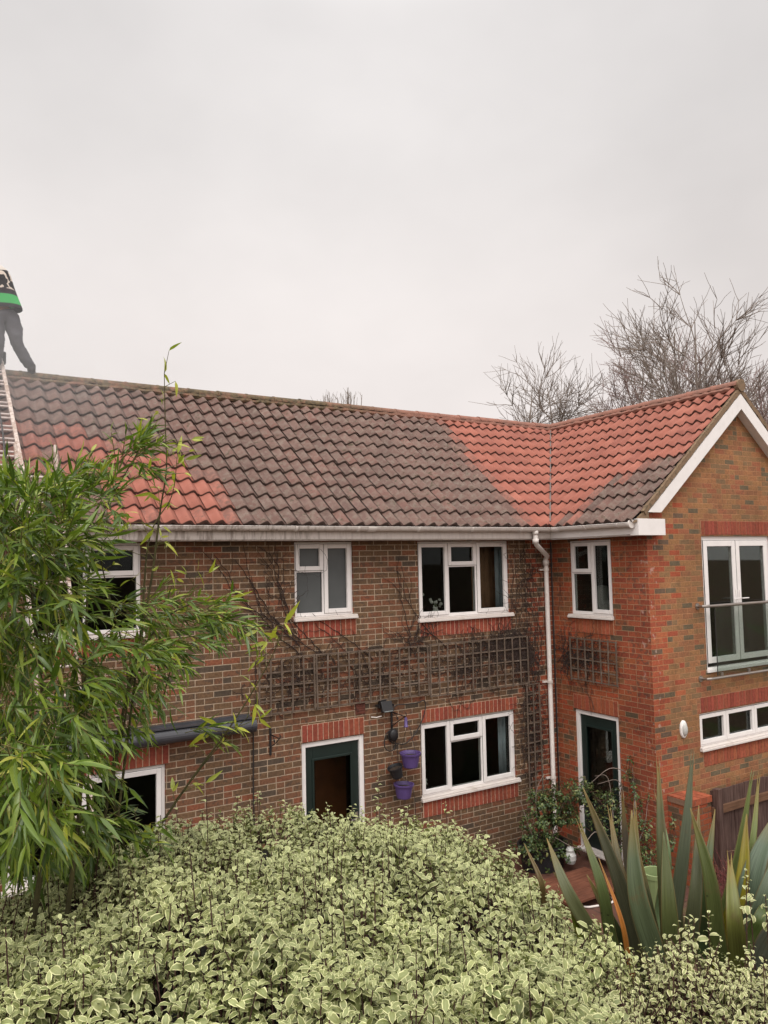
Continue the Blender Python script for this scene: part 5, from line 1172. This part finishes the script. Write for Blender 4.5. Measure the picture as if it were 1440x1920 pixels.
# ------------------------------------------------------------------ bamboo
def bamboo_sprays(centres, dirs, Lm, nl, dens_tone):
    n = len(centres); parts = []; sp = []; sq = []
    d = unit(dirs); tw = RNG.uniform(.10, .22, n); tip = centres + d * tw[:, None]; sp.append(centres); sq.append(tip)
    for i in range(nl):
        f = (i + 1) / nl; side = unit(np.cross(d, RNG.normal(0, 1, (n, 3)))); spread = RNG.uniform(.15, .75, n)[:, None]
        D = unit(d * 1.0 + side * spread * 1.25 + np.array([0, 0, -.28]) * RNG.uniform(-.3, 1.3, n)[:, None]); P = centres + d * (tw * (.25 + .75 * f))[:, None]
        N_ = np.array([0, 0, 1.]) + RNG.normal(0, .8, (n, 3)); L = Lm * 1.15 * RNG.uniform(.5, 1.25, n)
        parts.append(leaves(P, D, N_, L, L * RNG.uniform(.10, .145, n), RNG.uniform(.1, .9, n), np.clip(RNG.beta(2, 2.6, n) * 1.0, 0, .93), np.clip(dens_tone + (RNG.uniform(0, 1, n) > .975) * .7, 0, 1), nt=5, shape='lance', fold=.25))
    return parts, sp, sq
def build_bamboo():
    global RNG; RNG = np.random.default_rng(77)
    e_ = empty('bamboo', tuple(atd(120, 1750, 3.2)), 'tall leafy green bamboo clump along the left side, in front of the ladders', 'bamboo')
    E = [(35, 990, 105, 62, 3.0, 4.0, 210, .10), (160, 935, 62, 26, 3.5, 4.0, 30, .095), (232, 862, 24, 12, 3.7, 3.9, 20, .09), (140, 905, 40, 12, 3.7, 4.0, 12, .09), (35, 1130, 105, 105, 3.0, 4.1, 260, .105), (125, 1060, 40, 40, 3.5, 4.0, 9, .10),
         (300, 1140, 100, 18, 3.7, 4.2, 52, .09), (395, 1165, 46, 13, 3.9, 4.2, 20, .09), (190, 1240, 125, 52, 3.3, 4.1, 95, .10), (290, 1200, 60, 26, 3.6, 4.1, 20, .09), (60, 1330, 115, 85, 2.8, 3.9, 185, .11), (205, 1330, 60, 40, 3.4, 4.0, 16, .10), (10, 1460, 95, 80, 2.3, 2.9, 85, .115), (70, 1520, 60, 30, 2.6, 3.1, 22, .105), (60, 1540, 110, 60, 3.2, 3.9, 90, .115), (150, 1530, 60, 45, 3.4, 3.9, 24, .11),
         (150, 1425, 60, 45, 3.2, 3.8, 13, .10), (375, 1372, 32, 9, 3.8, 4.0, 4, .10), (205, 1550, 50, 16, 3.3, 3.7, 7, .10), (-140, 1150, 90, 300, 2.9, 4.2, 160, .12), (-110, 1460, 70, 100, 2.4, 3.0, 36, .12)]
    parts = []; sp = []; sq = []
    for (cx, cy, rx, ry, d0, d1, n, Lm) in E:
        a = RNG.uniform(0, 6.28, n); r_ = RNG.uniform(0, 1, n) ** .5; xs = cx + rx * r_ * np.cos(a); ys = cy + ry * r_ * np.sin(a); ds = RNG.uniform(d0, d1, n)
        C_ = np.array([tuple(atd(x, y, d)) for x, y, d in zip(xs, ys, ds)])
        o = (xs - 120) / 200.0; dr = LATn * (np.clip(o, -.8, 1.2) * .8 + .4)[:, None] + np.array([0, 0, 1.]) * (np.clip((1100 - ys) / 420, -.5, .5))[:, None] - FWDn * .3 + RNG.normal(0, .45, (n, 3))
        p_, s0, s1 = bamboo_sprays(C_, dr, Lm, 8, np.full(n, .0)); parts += p_; sp += s0; sq += s1
    # sparse thin canes with yellow leaves
    culms = [([(238, 1620, 3.6), (212, 1480, 3.6), (232, 1330, 3.8), (262, 1200, 3.9), (285, 1080, 4.0), (300, 960, 4.1), (312, 880, 4.1), (310, 800, 4.15), (308, 700, 4.2)], .010, True), ([(250, 1640, 3.5), (300, 1550, 3.7), (360, 1460, 3.8), (440, 1350, 3.9), (500, 1250, 4.0), (536, 1172, 4.05)], .008, True),
             ([(60, 1750, 2.9), (88, 1500, 3.1), (70, 1200, 3.4), (30, 900, 3.7)], .012, False), ([(120, 1760, 3.0), (150, 1500, 3.2), (160, 1200, 3.6), (180, 1000, 3.8), (265, 835, 3.9)], .011, False),
             ([(170, 1700, 3.3), (205, 1480, 3.5), (240, 1300, 3.7), (300, 1170, 3.9), (390, 1130, 4.0), (470, 1195, 4.1)], .010, False), ([(-40, 1760, 2.6), (-60, 1400, 2.9), (-90, 1000, 3.4)], .012, False), ([(205, 1660, 3.4), (262, 1200, 4.0), (280, 1010, 4.2), (322, 930, 4.3), (333, 850, 4.3)], .007, True), ([(300, 1330, 3.8), (340, 1180, 4.0), (370, 1070, 4.2)], .004, True), ([(330, 1500, 3.8), (410, 1400, 3.9), (480, 1330, 4.0)], .004, True), ([(200, 1500, 3.5), (240, 1280, 3.6), (190, 1050, 3.7), (215, 990, 3.7)], .006, True)]
    cm = MB()
    for pts, r_, sparse in culms:
        P3 = spline([atd(*p) for p in pts], 8); cm.tube(P3, [r_ * (1 - .8 * i / len(P3)) for i in range(len(P3))], 6)
        if sparse:
            P_ = []; D_ = []
            for i in range(8, len(P3)):
                if RNG.uniform() < .62:
                    t_ = np.array(P3[i]); dd = unit(np.array([RNG.normal(0, 1), RNG.normal(0, 1), RNG.uniform(-.2, .9)])); q_ = t_ + dd * RNG.uniform(.04, .16); sp.append(t_[None]); sq.append(q_[None])
                    for k_ in range(RNG.integers(1, 3)): P_.append(q_); D_.append(dd * .7 + RNG.normal(0, .45, 3) + np.array([0, 0, -.35]))
            P_.append(np.array(P3[-1])); D_.append(np.array([.25, 0, .9])); P_.append(np.array(P3[-1])); D_.append(np.array([.5, .1, -.8]))
            n = len(P_); L = RNG.uniform(.06, .12, n); parts.append(leaves(np.array(P_), np.array(D_), np.array([[.3, -.7, .4]] * n) + RNG.normal(0, .4, (n, 3)), L, L * .2, RNG.uniform(.1, .8, n), RNG.uniform(.4, .95, n), RNG.uniform(.25, .95, n), shape='lance', fold=.2))
    # the pair of big pale leaves in front of the bathroom window
    t_ = np.array(atd(533, 1168, 4.05)); a = np.array(atd(562, 1130, 4.05)); b = np.array(atd(552, 1192, 4.0)); D2 = np.array([a - t_, b - t_]); L = np.array([.145, .085])
    parts.append(leaves(np.array([t_, t_]), D2, np.array([[.2, -.9, .3], [.2, -.9, .3]]), L, L * .19, np.array([.2, .3]), np.array([.8, .9]), np.array([.5, .7]), shape='lance', fold=.1))
    V, F_, A = merge(parts); fast('leaves', V, F_, M['bamboo'], e_, {'lf': A}); cm.build('canes', M['culm_dark'], e_, smooth=True, uv=False)
    V, F_ = sticks(np.concatenate(sp), np.concatenate(sq), .0022, .0012); fast('twigs', V, F_, M['culm'], e_)
build_bamboo()

# ------------------------------------------------------------------ sword-leaved plants
PH = {'A': [(1093, 1477, 1204, 1810, 33, 3.05, (.105, .105, .06), 0), (1025, 1571, 1120, 1770, 28, 3.0, (.13, .14, .06), 0), (1039, 1633, 1095, 1760, 22, 3.0, (.16, .19, .02), 0), (1082, 1533, 1148, 1772, 24, 3.05, (.10, .13, .04), 0),
           (1122, 1609, 1184, 1824, 10, 2.75, (.55, .20, .04), 0), (1141, 1508, 1197, 1797, 26, 3.15, (.13, .11, .05), 0), (1166, 1481, 1200, 1760, 19, 3.3, (.11, .09, .065), 0), (1184, 1519, 1238, 1831, 44, 2.9, (.13, .165, .085), 0), (1190, 1500, 1215, 1780, 22, 3.2, (.20, .19, .07), 0),
           (1233, 1418, 1252, 1780, 25, 3.2, (.12, .13, .055), 0), (1230, 1484, 1236, 1720, 20, 3.5, (.22, .30, .14), 0), (1244, 1560, 1259, 1830, 36, 2.95, (.12, .14, .045), 0), (1299, 1408, 1255, 1780, 26, 3.25, (.13, .15, .09), 34), (1310, 1510, 1285, 1820, 30, 3.1, (.13, .14, .07), 0), (982, 1581, 1030, 1720, 12, 3.4, (.19, .13, .05), 0),
           (1160, 1600, 1220, 1840, 30, 3.2, (.08, .09, .035), 0), (1200, 1600, 1240, 1850, 30, 3.35, (.07, .08, .03), 0), (1270, 1600, 1262, 1850, 26, 3.3, (.08, .085, .03), 0), (1100, 1640, 1190, 1830, 26, 3.3, (.07, .09, .035), 0)],
      'B': [(1294, 1515, 1350, 1775, 31, 3.0, (.14, .17, .05), 0), (1341, 1517, 1318, 1780, 24, 3.3, (.09, .125, .045), 0), (1412, 1442, 1342, 1780, 20, 3.15, (.19, .23, .07), 0), (1424, 1446, 1356, 1780, 18, 3.1, (.19, .23, .07), 0), (1400, 1526, 1356, 1780, 32, 3.05, (.26, .22, .015), 0), (1367, 1595, 1384, 1815, 36, 2.85, (.19, .20, .045), 0),
           (1417, 1543, 1385, 1770, 30, 3.1, (.12, .15, .045), 0), (1462, 1510, 1398, 1770, 50, 3.0, (.14, .19, .12), 0), (1475, 1560, 1410, 1780, 44, 2.95, (.14, .18, .11), 0), (1450, 1660, 1405, 1770, 26, 2.9, (.10, .14, .03), 0), (1448, 1630, 1430, 1790, 40, 2.7, (.15, .16, .12), 0), (1330, 1640, 1345, 1800, 26, 3.3, (.08, .10, .035), 0), (1440, 1570, 1440, 1800, 34, 3.3, (.09, .12, .05), 0), (1500, 1480, 1440, 1800, 50, 3.1, (.12, .16, .09), 0), (1540, 1560, 1450, 1810, 46, 3.0, (.11, .14, .07), 0)]}
def phormium(key, label):
    rs = random.Random(5); L_ = PH[key]; gx = sum(l[2] for l in L_) / len(L_); c0 = atd(gx, 1990, 3.1); e_ = empty('sword_leaved_plant', c0, label, 'plant', 'sword-leaved plants')
    for (x0, y0, x1, y1, wpx, d, col, bend) in L_:
        wd = wpx / F * d * .95; tip = atd(x0, y0, d + .08 + rs.uniform(-.05, .05)); low = atd(x1, y1, d); base = low + (low - tip).normalized() * .35; base = base.lerp(Vector((c0.x, c0.y, base.z)), .35)
        mid = atd((x0 + x1) / 2 + bend * .55 + rs.uniform(-2, 2), (y0 + y1) / 2, d)
        split_ = rs.random() < .4; mid = mid + LAT * rs.uniform(-.025, .025) + FWD * rs.uniform(-.05, .03)
        cur = spline([base, low, mid, tip], 8); n = len(cur); vs = []; A = []; fv = (CAM - mid).normalized(); ang = rs.uniform(-.35, .35)
        for i, p in enumerate(cur):
            t = i / (n - 1); dd = (cur[min(i + 1, n - 1)] - cur[max(i - 1, 0)]).normalized(); s_ = dd.cross(fv).normalized(); nn = s_.cross(dd); s2 = s_ * math.cos(ang) + nn * math.sin(ang); n2 = s2.cross(dd)
            hw = wd / 2 * (1 if t < .45 else max(.03, (1 - ((t - .45) / .55) ** 1.9))) * (.75 + .25 * min(1, t * 3))
            if split_ and t > .80: hw = max(hw, wd * .16 * (1 - (t - .8) / .2 * .35))
            for k_ in range(5):
                sg = (k_ - 2) / 2; notch = dd * (-.07 * (2 - abs(k_ - 2)) / 2 * max(0, (t - .8) / .2)) if split_ else Vector()
                vs.append(notch + p + s2 * sg * hw - n2 * (abs(sg) * hw * -.38)); A.append((sg, t, rs.random() if False else (abs(x0 * 7.3) % 1) * .9 + .05, 1))
        V = np.array([tuple(v) for v in vs]); i = np.arange(n - 1)[:, None] * 5; j = np.arange(4)[None]; Fq = np.stack([i + j, i + j + 1, i + j + 6, i + j + 5], -1).reshape(-1, 4)
        k_ = rs.uniform(.9, 1.1); C_ = np.tile(np.array([col[0] * k_, col[1] * k_, col[2] * k_, 1]), (len(V), 1))
        A = np.array(A); A[:, 2] = rs.uniform(.1, .9)
        o = fast('leaf', V, Fq, M['phorm'], e_, {'lf': A, 'col': C_}); sm_ = o.modifiers.new('t', 'SOLIDIFY'); sm_.thickness = .003
phormium('A', 'large spiky plant with upright grey green sword leaves and one thin orange leaf'); phormium('B', 'spiky plant at the right edge with yellow green and golden sword leaves')

# ------------------------------------------------------------------ evergreen shrub in the tub and other small plants
def small_shrub(name, label, clouds, canes, Lm, mat, seed, nl=7, cat='shrub', wr=.4, loc=(0, 0, 0)):
    global RNG; RNG = np.random.default_rng(seed); e_ = empty(name, loc, label, cat); parts = []; sp = []; sq = []
    for (c, r_, n) in clouds:
        C_ = np.array(c) + RNG.normal(0, .45, (n, 3)) * np.array(r_); ax_ = unit(C_ - (np.array(c) - np.array([0, 0, .3]))) + RNG.normal(0, .5, (n, 3)); hg = RNG.uniform(.05, .14, n)
        parts += sprig_leaves(C_, ax_, hg, nl, np.full(n, Lm), np.zeros(n), wr, wave=.03); a_ = unit(ax_); sp.append(C_ - a_ * .1); sq.append(C_ + a_ * hg[:, None])
    V, F_, A = merge(parts); fast('leaves', V, F_, M[mat], e_, {'lf': A}); V, F_ = sticks(np.concatenate(sp), np.concatenate(sq), .004, .002); fast('twigs', V, F_, M['stem'], e_)
    m_ = MB()
    for c_ in canes:
        p_ = spline([Vector(v) for v in c_], 6); m_.tube(p_, [.009 * (1 - .7 * i / len(p_)) for i in range(len(p_))], 5)
    if canes: m_.build('branches', M['bark'], e_, smooth=True, uv=False)
A_ = lambda x, y, Y: tuple(at(x, y, Y))
small_shrub('evergreen_shrub', 'dark green small-leaved shrub in the dark tub, in front of the downpipe', [(A_(1030, 1500, 8.3), (.34, .2, .16), 60), (A_(1020, 1540, 8.3), (.40, .22, .2), 80), (A_(1010, 1585, 8.3), (.40, .22, .18), 80), (A_(1060, 1520, 8.2), (.3, .2, .22), 40), (A_(1085, 1490, 8.0), (.28, .2, .16), 34), (A_(1055, 1600, 8.2), (.3, .2, .12), 30)],
    [[(7.62, 8.38, .3), A_(1010, 1560, 8.35), A_(1005, 1490, 8.3), A_(1020, 1450, 8.3)], [(7.65, 8.38, .3), A_(1040, 1560, 8.3), A_(1060, 1500, 8.2), A_(1100, 1470, 8.0)], [(7.6, 8.38, .3), A_(1000, 1570, 8.3), A_(985, 1530, 8.3), A_(975, 1500, 8.3)]], .075, 'shrub', 31, nl=9, loc=(7.62, 8.38, .3))
small_shrub('climbing_shrub', 'sparse dark shrub with arching bare twigs in front of the second green door', [(A_(1140, 1500, 7.6), (.28, .2, .18), 36), (A_(1165, 1560, 7.4), (.28, .2, .3), 44), (A_(1185, 1470, 7.5), (.12, .1, .2), 10), (A_(1205, 1550, 7.2), (.14, .1, .35), 30), (A_(1120, 1540, 7.7), (.2, .15, .2), 28), (A_(1180, 1430, 7.5), (.04, .04, .05), 3), (A_(1210, 1600, 7.0), (.2, .14, .3), 30), (A_(1260, 1560, 6.7), (.05, .05, .25), 8)],
    [[A_(1150, 1640, 7.5), A_(1150, 1540, 7.5), A_(1140, 1460, 7.6), A_(1115, 1455, 7.7)], [A_(1155, 1640, 7.5), A_(1170, 1520, 7.5), A_(1160, 1465, 7.5), A_(1120, 1470, 7.6)], [A_(1160, 1640, 7.4), A_(1190, 1540, 7.4), A_(1186, 1440, 7.5)], [A_(1150, 1620, 7.5), A_(1120, 1560, 7.6), A_(1085, 1590, 7.6), A_(1040, 1570, 7.8)], [A_(1165, 1640, 7.3), A_(1205, 1560, 7.2), A_(1215, 1500, 7.2)], [A_(1170, 1640, 7.3), A_(1190, 1480, 7.5), A_(1150, 1440, 7.6), A_(1105, 1470, 7.7)]], .065, 'shrub', 32, loc=(8.2, 7.5, 0))
# low red-stemmed ground plants by the fence
def ground_twigs(name, label, cx, cy, r_, n, mat, seed, hh=.5):
    rg = np.random.default_rng(seed); P = np.stack([cx + rg.normal(0, r_, n), cy + rg.normal(0, r_ * .5, n), np.zeros(n)], 1); P[:, 2] = [terrain(a, b) for a, b in P[:, :2]]
    D = rg.normal(0, .5, (n, 3)); D[:, 2] = 1; Q = P + unit(D) * rg.uniform(.2, 1, (n, 1)) * hh; i = rg.integers(0, n, n * 2); t_ = rg.uniform(.3, 1, (n * 2, 1)); P2 = P[i] + (Q[i] - P[i]) * t_; Q2 = P2 + unit(rg.normal(0, 1, (n * 2, 3)) + np.array([0, 0, .6])) * rg.uniform(.05, .2, (n * 2, 1))
    V1 = sticks(P, Q, .005, .002); V2 = sticks(P2, Q2, .0025, .0015); V, F_, _ = merge([V1, V2]); return tag(fast(name, V, F_, mat), label, 'shrub')
M['redtwig'] = bark('dark_red_twig', (.14, .035, .035), (.20, .075, .065), 20); M['palestalk'] = bark('dry_pale_stalk', (.35, .26, .14), (.25, .18, .10), 20)
ground_twigs('red_stemmed_shrub', 'low tangle of dark red bare twigs at the foot of the brown fence', 9.35, 6.35, .45, 260, M['redtwig'], 41)
ground_twigs('dry_stalks', 'pale dry stalks leaning against the dark brown fence', 9.7, 6.5, .22, 22, M['palestalk'], 42, .9)
small_shrub('low_plant', 'low dark green plant between the brick pier and the pale green pot', [(A_(1235, 1630, 6.3), (.14, .14, .2), 30), (A_(1240, 1600, 6.5), (.1, .1, .15), 10)], [[A_(1238, 1690, 6.3), A_(1236, 1640, 6.3), A_(1240, 1600, 6.45)]], .05, 'shrub', 43, loc=(8.6, 6.4, 0))
rg = np.random.default_rng(50); n = 900; uu = rg.uniform(1.5, 7.5, n); ww = rg.uniform(4.6, 8.2, n); P = local(uu, ww, np.zeros(n)); P = P[(P[:, 0] < 14)]; P[:, 2] = [terrain(a, b) + .01 for a, b in P[:, :2]]; n = len(P)
RNG = rg; D = rg.normal(0, 1, (n, 3)); D[:, 2] = np.abs(D[:, 2]) * .4; V, F_, A = leaves(P, D, np.array([[0, 0, 1.]] * n), rg.uniform(.03, .09, n), rg.uniform(.02, .05, n), rg.uniform(0, 1, n), rg.uniform(0, 1, n), np.zeros(n), wave=.1)
tag(fast('leaf_litter', V, F_, M['deadleaf']), 'brown leaf litter scattered over the soil of the garden bank', 'leaf litter', kind='stuff')

# ------------------------------------------------------------------ bare trees behind the house
def tree(name, label, px_, top_px, d, spread, seed, mat='bark', trunks=1, dens=1.0, group='bare trees behind the house', up_=.35, low=.28, lean=0.):
    rs = np.random.default_rng(seed); topz = atd(px_, top_px, d).z; b = atd(px_, 1060, d); base = np.array([b.x, b.y, 0.0]); H = topz
    e_ = empty(name, tuple(base), label, 'tree', group); trunks_ = []; crown = []
    def walk(p, dr, L, r0, r1, wob, lift_, store, step=.4):
        """one branch as a wandering, tapering polyline; returns its points"""
        n = max(3, int(L / step)); pts = [p]; st = L / n
        for i in range(n):
            dr = dr + rs.normal(0, wob, 3) + np.array([0, 0, lift_]); dr = dr / np.linalg.norm(dr); pts.append(pts[-1] + dr * st)
            store.append((pts[i], pts[i + 1], r0 + (r1 - r0) * i / n, r0 + (r1 - r0) * (i + 1) / n))
        return pts
    def fork(dr, ang):
        v = np.cross(dr, rs.normal(0, 1, 3)); v /= np.linalg.norm(v); o = dr * math.cos(ang) + v * math.sin(ang); return o / np.linalg.norm(o)
    for t_ in range(trunks):
        d0 = np.array([rs.normal(0, .06) + lean, rs.normal(0, .06), 1.]) + (rs.normal(0, .12, 3) * (trunks > 1)); off = rs.normal(0, .3, 3) * (trunks > 1); off[2] = 0
        trunk = []; trunks_.append(trunk)
        HH = H * rs.uniform(.9, 1.0) * (1 if t_ == 0 else .93); pts = walk(base + off, d0 / np.linalg.norm(d0), HH, .0105 * H, .012, .045, .05, trunk, .5)
        n1 = int(20 * dens)
        for i in range(n1):
            f = low + (.98 - low) * (i + rs.uniform()) / n1; k_ = min(len(pts) - 2, int(f * (len(pts) - 1))); tan = pts[k_ + 1] - pts[k_]; tan /= np.linalg.norm(tan)
            L1 = spread * (1.25 - f) * rs.uniform(.75, 1.35) + .5; dr = fork(tan, rs.uniform(.5, 1.05)); r1_ = .0028 * H * (1.25 - f) + .008
            P1 = walk(pts[k_], dr, L1, r1_, .006, .09, .06, crown, .35)
            n2 = int((L1 * 3.2 + 2) * dens)
            for j in range(n2):
                k2 = rs.integers(max(1, len(P1) // 5), len(P1)); tg = P1[k2] - P1[k2 - 1]; tg /= np.linalg.norm(tg); L2 = (L1 * .45 * rs.uniform(.5, 1.1)) * (1.1 - .6 * k2 / len(P1)) + .3
                P2 = walk(P1[k2], fork(tg, rs.uniform(.35, .8)), L2, .013, .0065, .10, .05, crown, .3)
                for m in range(int(L2 * 4) + 2):
                    k3 = rs.integers(1, len(P2)); tg = P2[k3] - P2[k3 - 1]; tg /= np.linalg.norm(tg); walk(P2[k3], fork(tg, rs.uniform(.3, .75)), rs.uniform(.25, .75), .0072, .0048, .10, .04, crown, .22)
    for nm, st, kk in [('trunk', tk, 6) for tk in trunks_] + [('crown', crown, 3)]:
        if not st: continue
        V, F_ = sticks([s[0] for s in st], [s[1] for s in st], np.array([s[2] for s in st]), np.array([s[3] for s in st]), kk); fast(nm, V, F_, M[mat], e_)
    return e_
tree('bare_tree', 'leftmost low bare tree behind the roof valley', 985, 695, 24, 2.6, 1, dens=1.25)
tree('bare_tree', 'small bare tree with fine twigs just right of the leftmost one', 1068, 680, 24, 2.6, 2, dens=1.25)
tree('bare_tree', 'bare tree with a rounded crown rising left of the tall thick-limbed one', 1225, 640, 23, 2.6, 3, dens=1.1, trunks=1)
tree('bare_tree', 'tall bare tree with thick wandering limbs, left of the gable peak', 1290, 575, 20, 3.0, 14, dens=1.2, trunks=2, lean=0.)
tree('bare_tree', 'tall bare tree directly behind the gable peak', 1392, 690, 21, 2.5, 6, dens=1.3)
tree('bare_tree', 'dense reddish bare tree at the right edge of the photo', 1458, 730, 22, 2.6, 7, 'bark_red', dens=1.6)
tree('bare_tree', 'low reddish twiggy tree behind the middle of the red roof', 1140, 635, 25, 2.8, 8, 'bark_red', dens=1.3)
tree('bare_tree', 'low dense bare tree seen just above the red ridge near the gable', 1330, 620, 26, 2.8, 9, 'bark_red', dens=1.4)
def poplar(x, y, d, seed, label):
    y -= 18
    rs = np.random.default_rng(seed); top_ = atd(x, y, d); e_ = empty('distant_tree', (top_.x, top_.y, 0), label, 'tree', 'distant upright trees'); st = []
    for i in range(26):
        a = rs.uniform(0, 6.28); r_ = rs.uniform(0, 1.0); p = np.array([top_.x + math.cos(a) * r_ * .3, top_.y + math.sin(a) * r_ * .3, top_.z * rs.uniform(.45, .7)]); q = np.array([top_.x + math.cos(a) * r_ * 1.1, top_.y + math.sin(a) * r_, top_.z - r_ * .5 - rs.uniform(0, .4)]); m = (p + q) / 2 + rs.normal(0, .06, 3)
        st += [(p, m, .03, .022), (m, q, .022, .012)]
        for k_ in range(5): t = rs.uniform(.3, 1); b_ = p + (q - p) * t; st.append((b_, b_ + np.array([rs.normal(0, .15), rs.normal(0, .15), rs.uniform(.3, .6)]), .012, .006))
    V, F_ = sticks([s[0] for s in st], [s[1] for s in st], np.array([s[2] for s in st]), np.array([s[3] for s in st]), 3); fast('crown', V, F_, M['bark'], e_)
    m_ = MB(); m_.tube([(top_.x, top_.y, 0), (top_.x, top_.y, top_.z * .75)], [.25, .06], 6); m_.build('trunk', M['bark'], e_, uv=False)
poplar(618, 752, 46, 1, 'left of the two twiggy treetops showing above the middle of the long ridge'); poplar(652, 742, 46, 2, 'right, taller of the two twiggy treetops showing above the middle of the long ridge')

# fine spray drifting round the worker from the pressure washing
def mist():
    t = NT('spray_mist'); co = t.n('ShaderNodeTexCoord').outputs['Object']; l_ = t.n('ShaderNodeVectorMath', {0: co}, operation='LENGTH').outputs['Value']
    f = t.rng(l_, .25, 1.0, 1, 0, True); dn = t.m_('MULTIPLY', t.m_('MULTIPLY', f, t.rng(t.noise(1.6, 3, co), .3, .7, .5, 1.4)), .10)
    v = t.n('ShaderNodeVolumePrincipled', {'Color': (.95, .93, .92), 'Density': dn, 'Anisotropy': .3}); t.t.links.new(v.outputs[0], t.out.inputs['Volume']); return t.m
m_ = MB(); m_.sphere((0, 0, 0), 1.0, 12); o = m_.build('spray_mist', mist(), uv=False); o.location = (.4, 9.6, 6.3); o.scale = (2.6, 2.2, 1.9)
tag(o, 'faint white spray drifting over the tiles round the worker on the ridge', 'mist', kind='stuff')
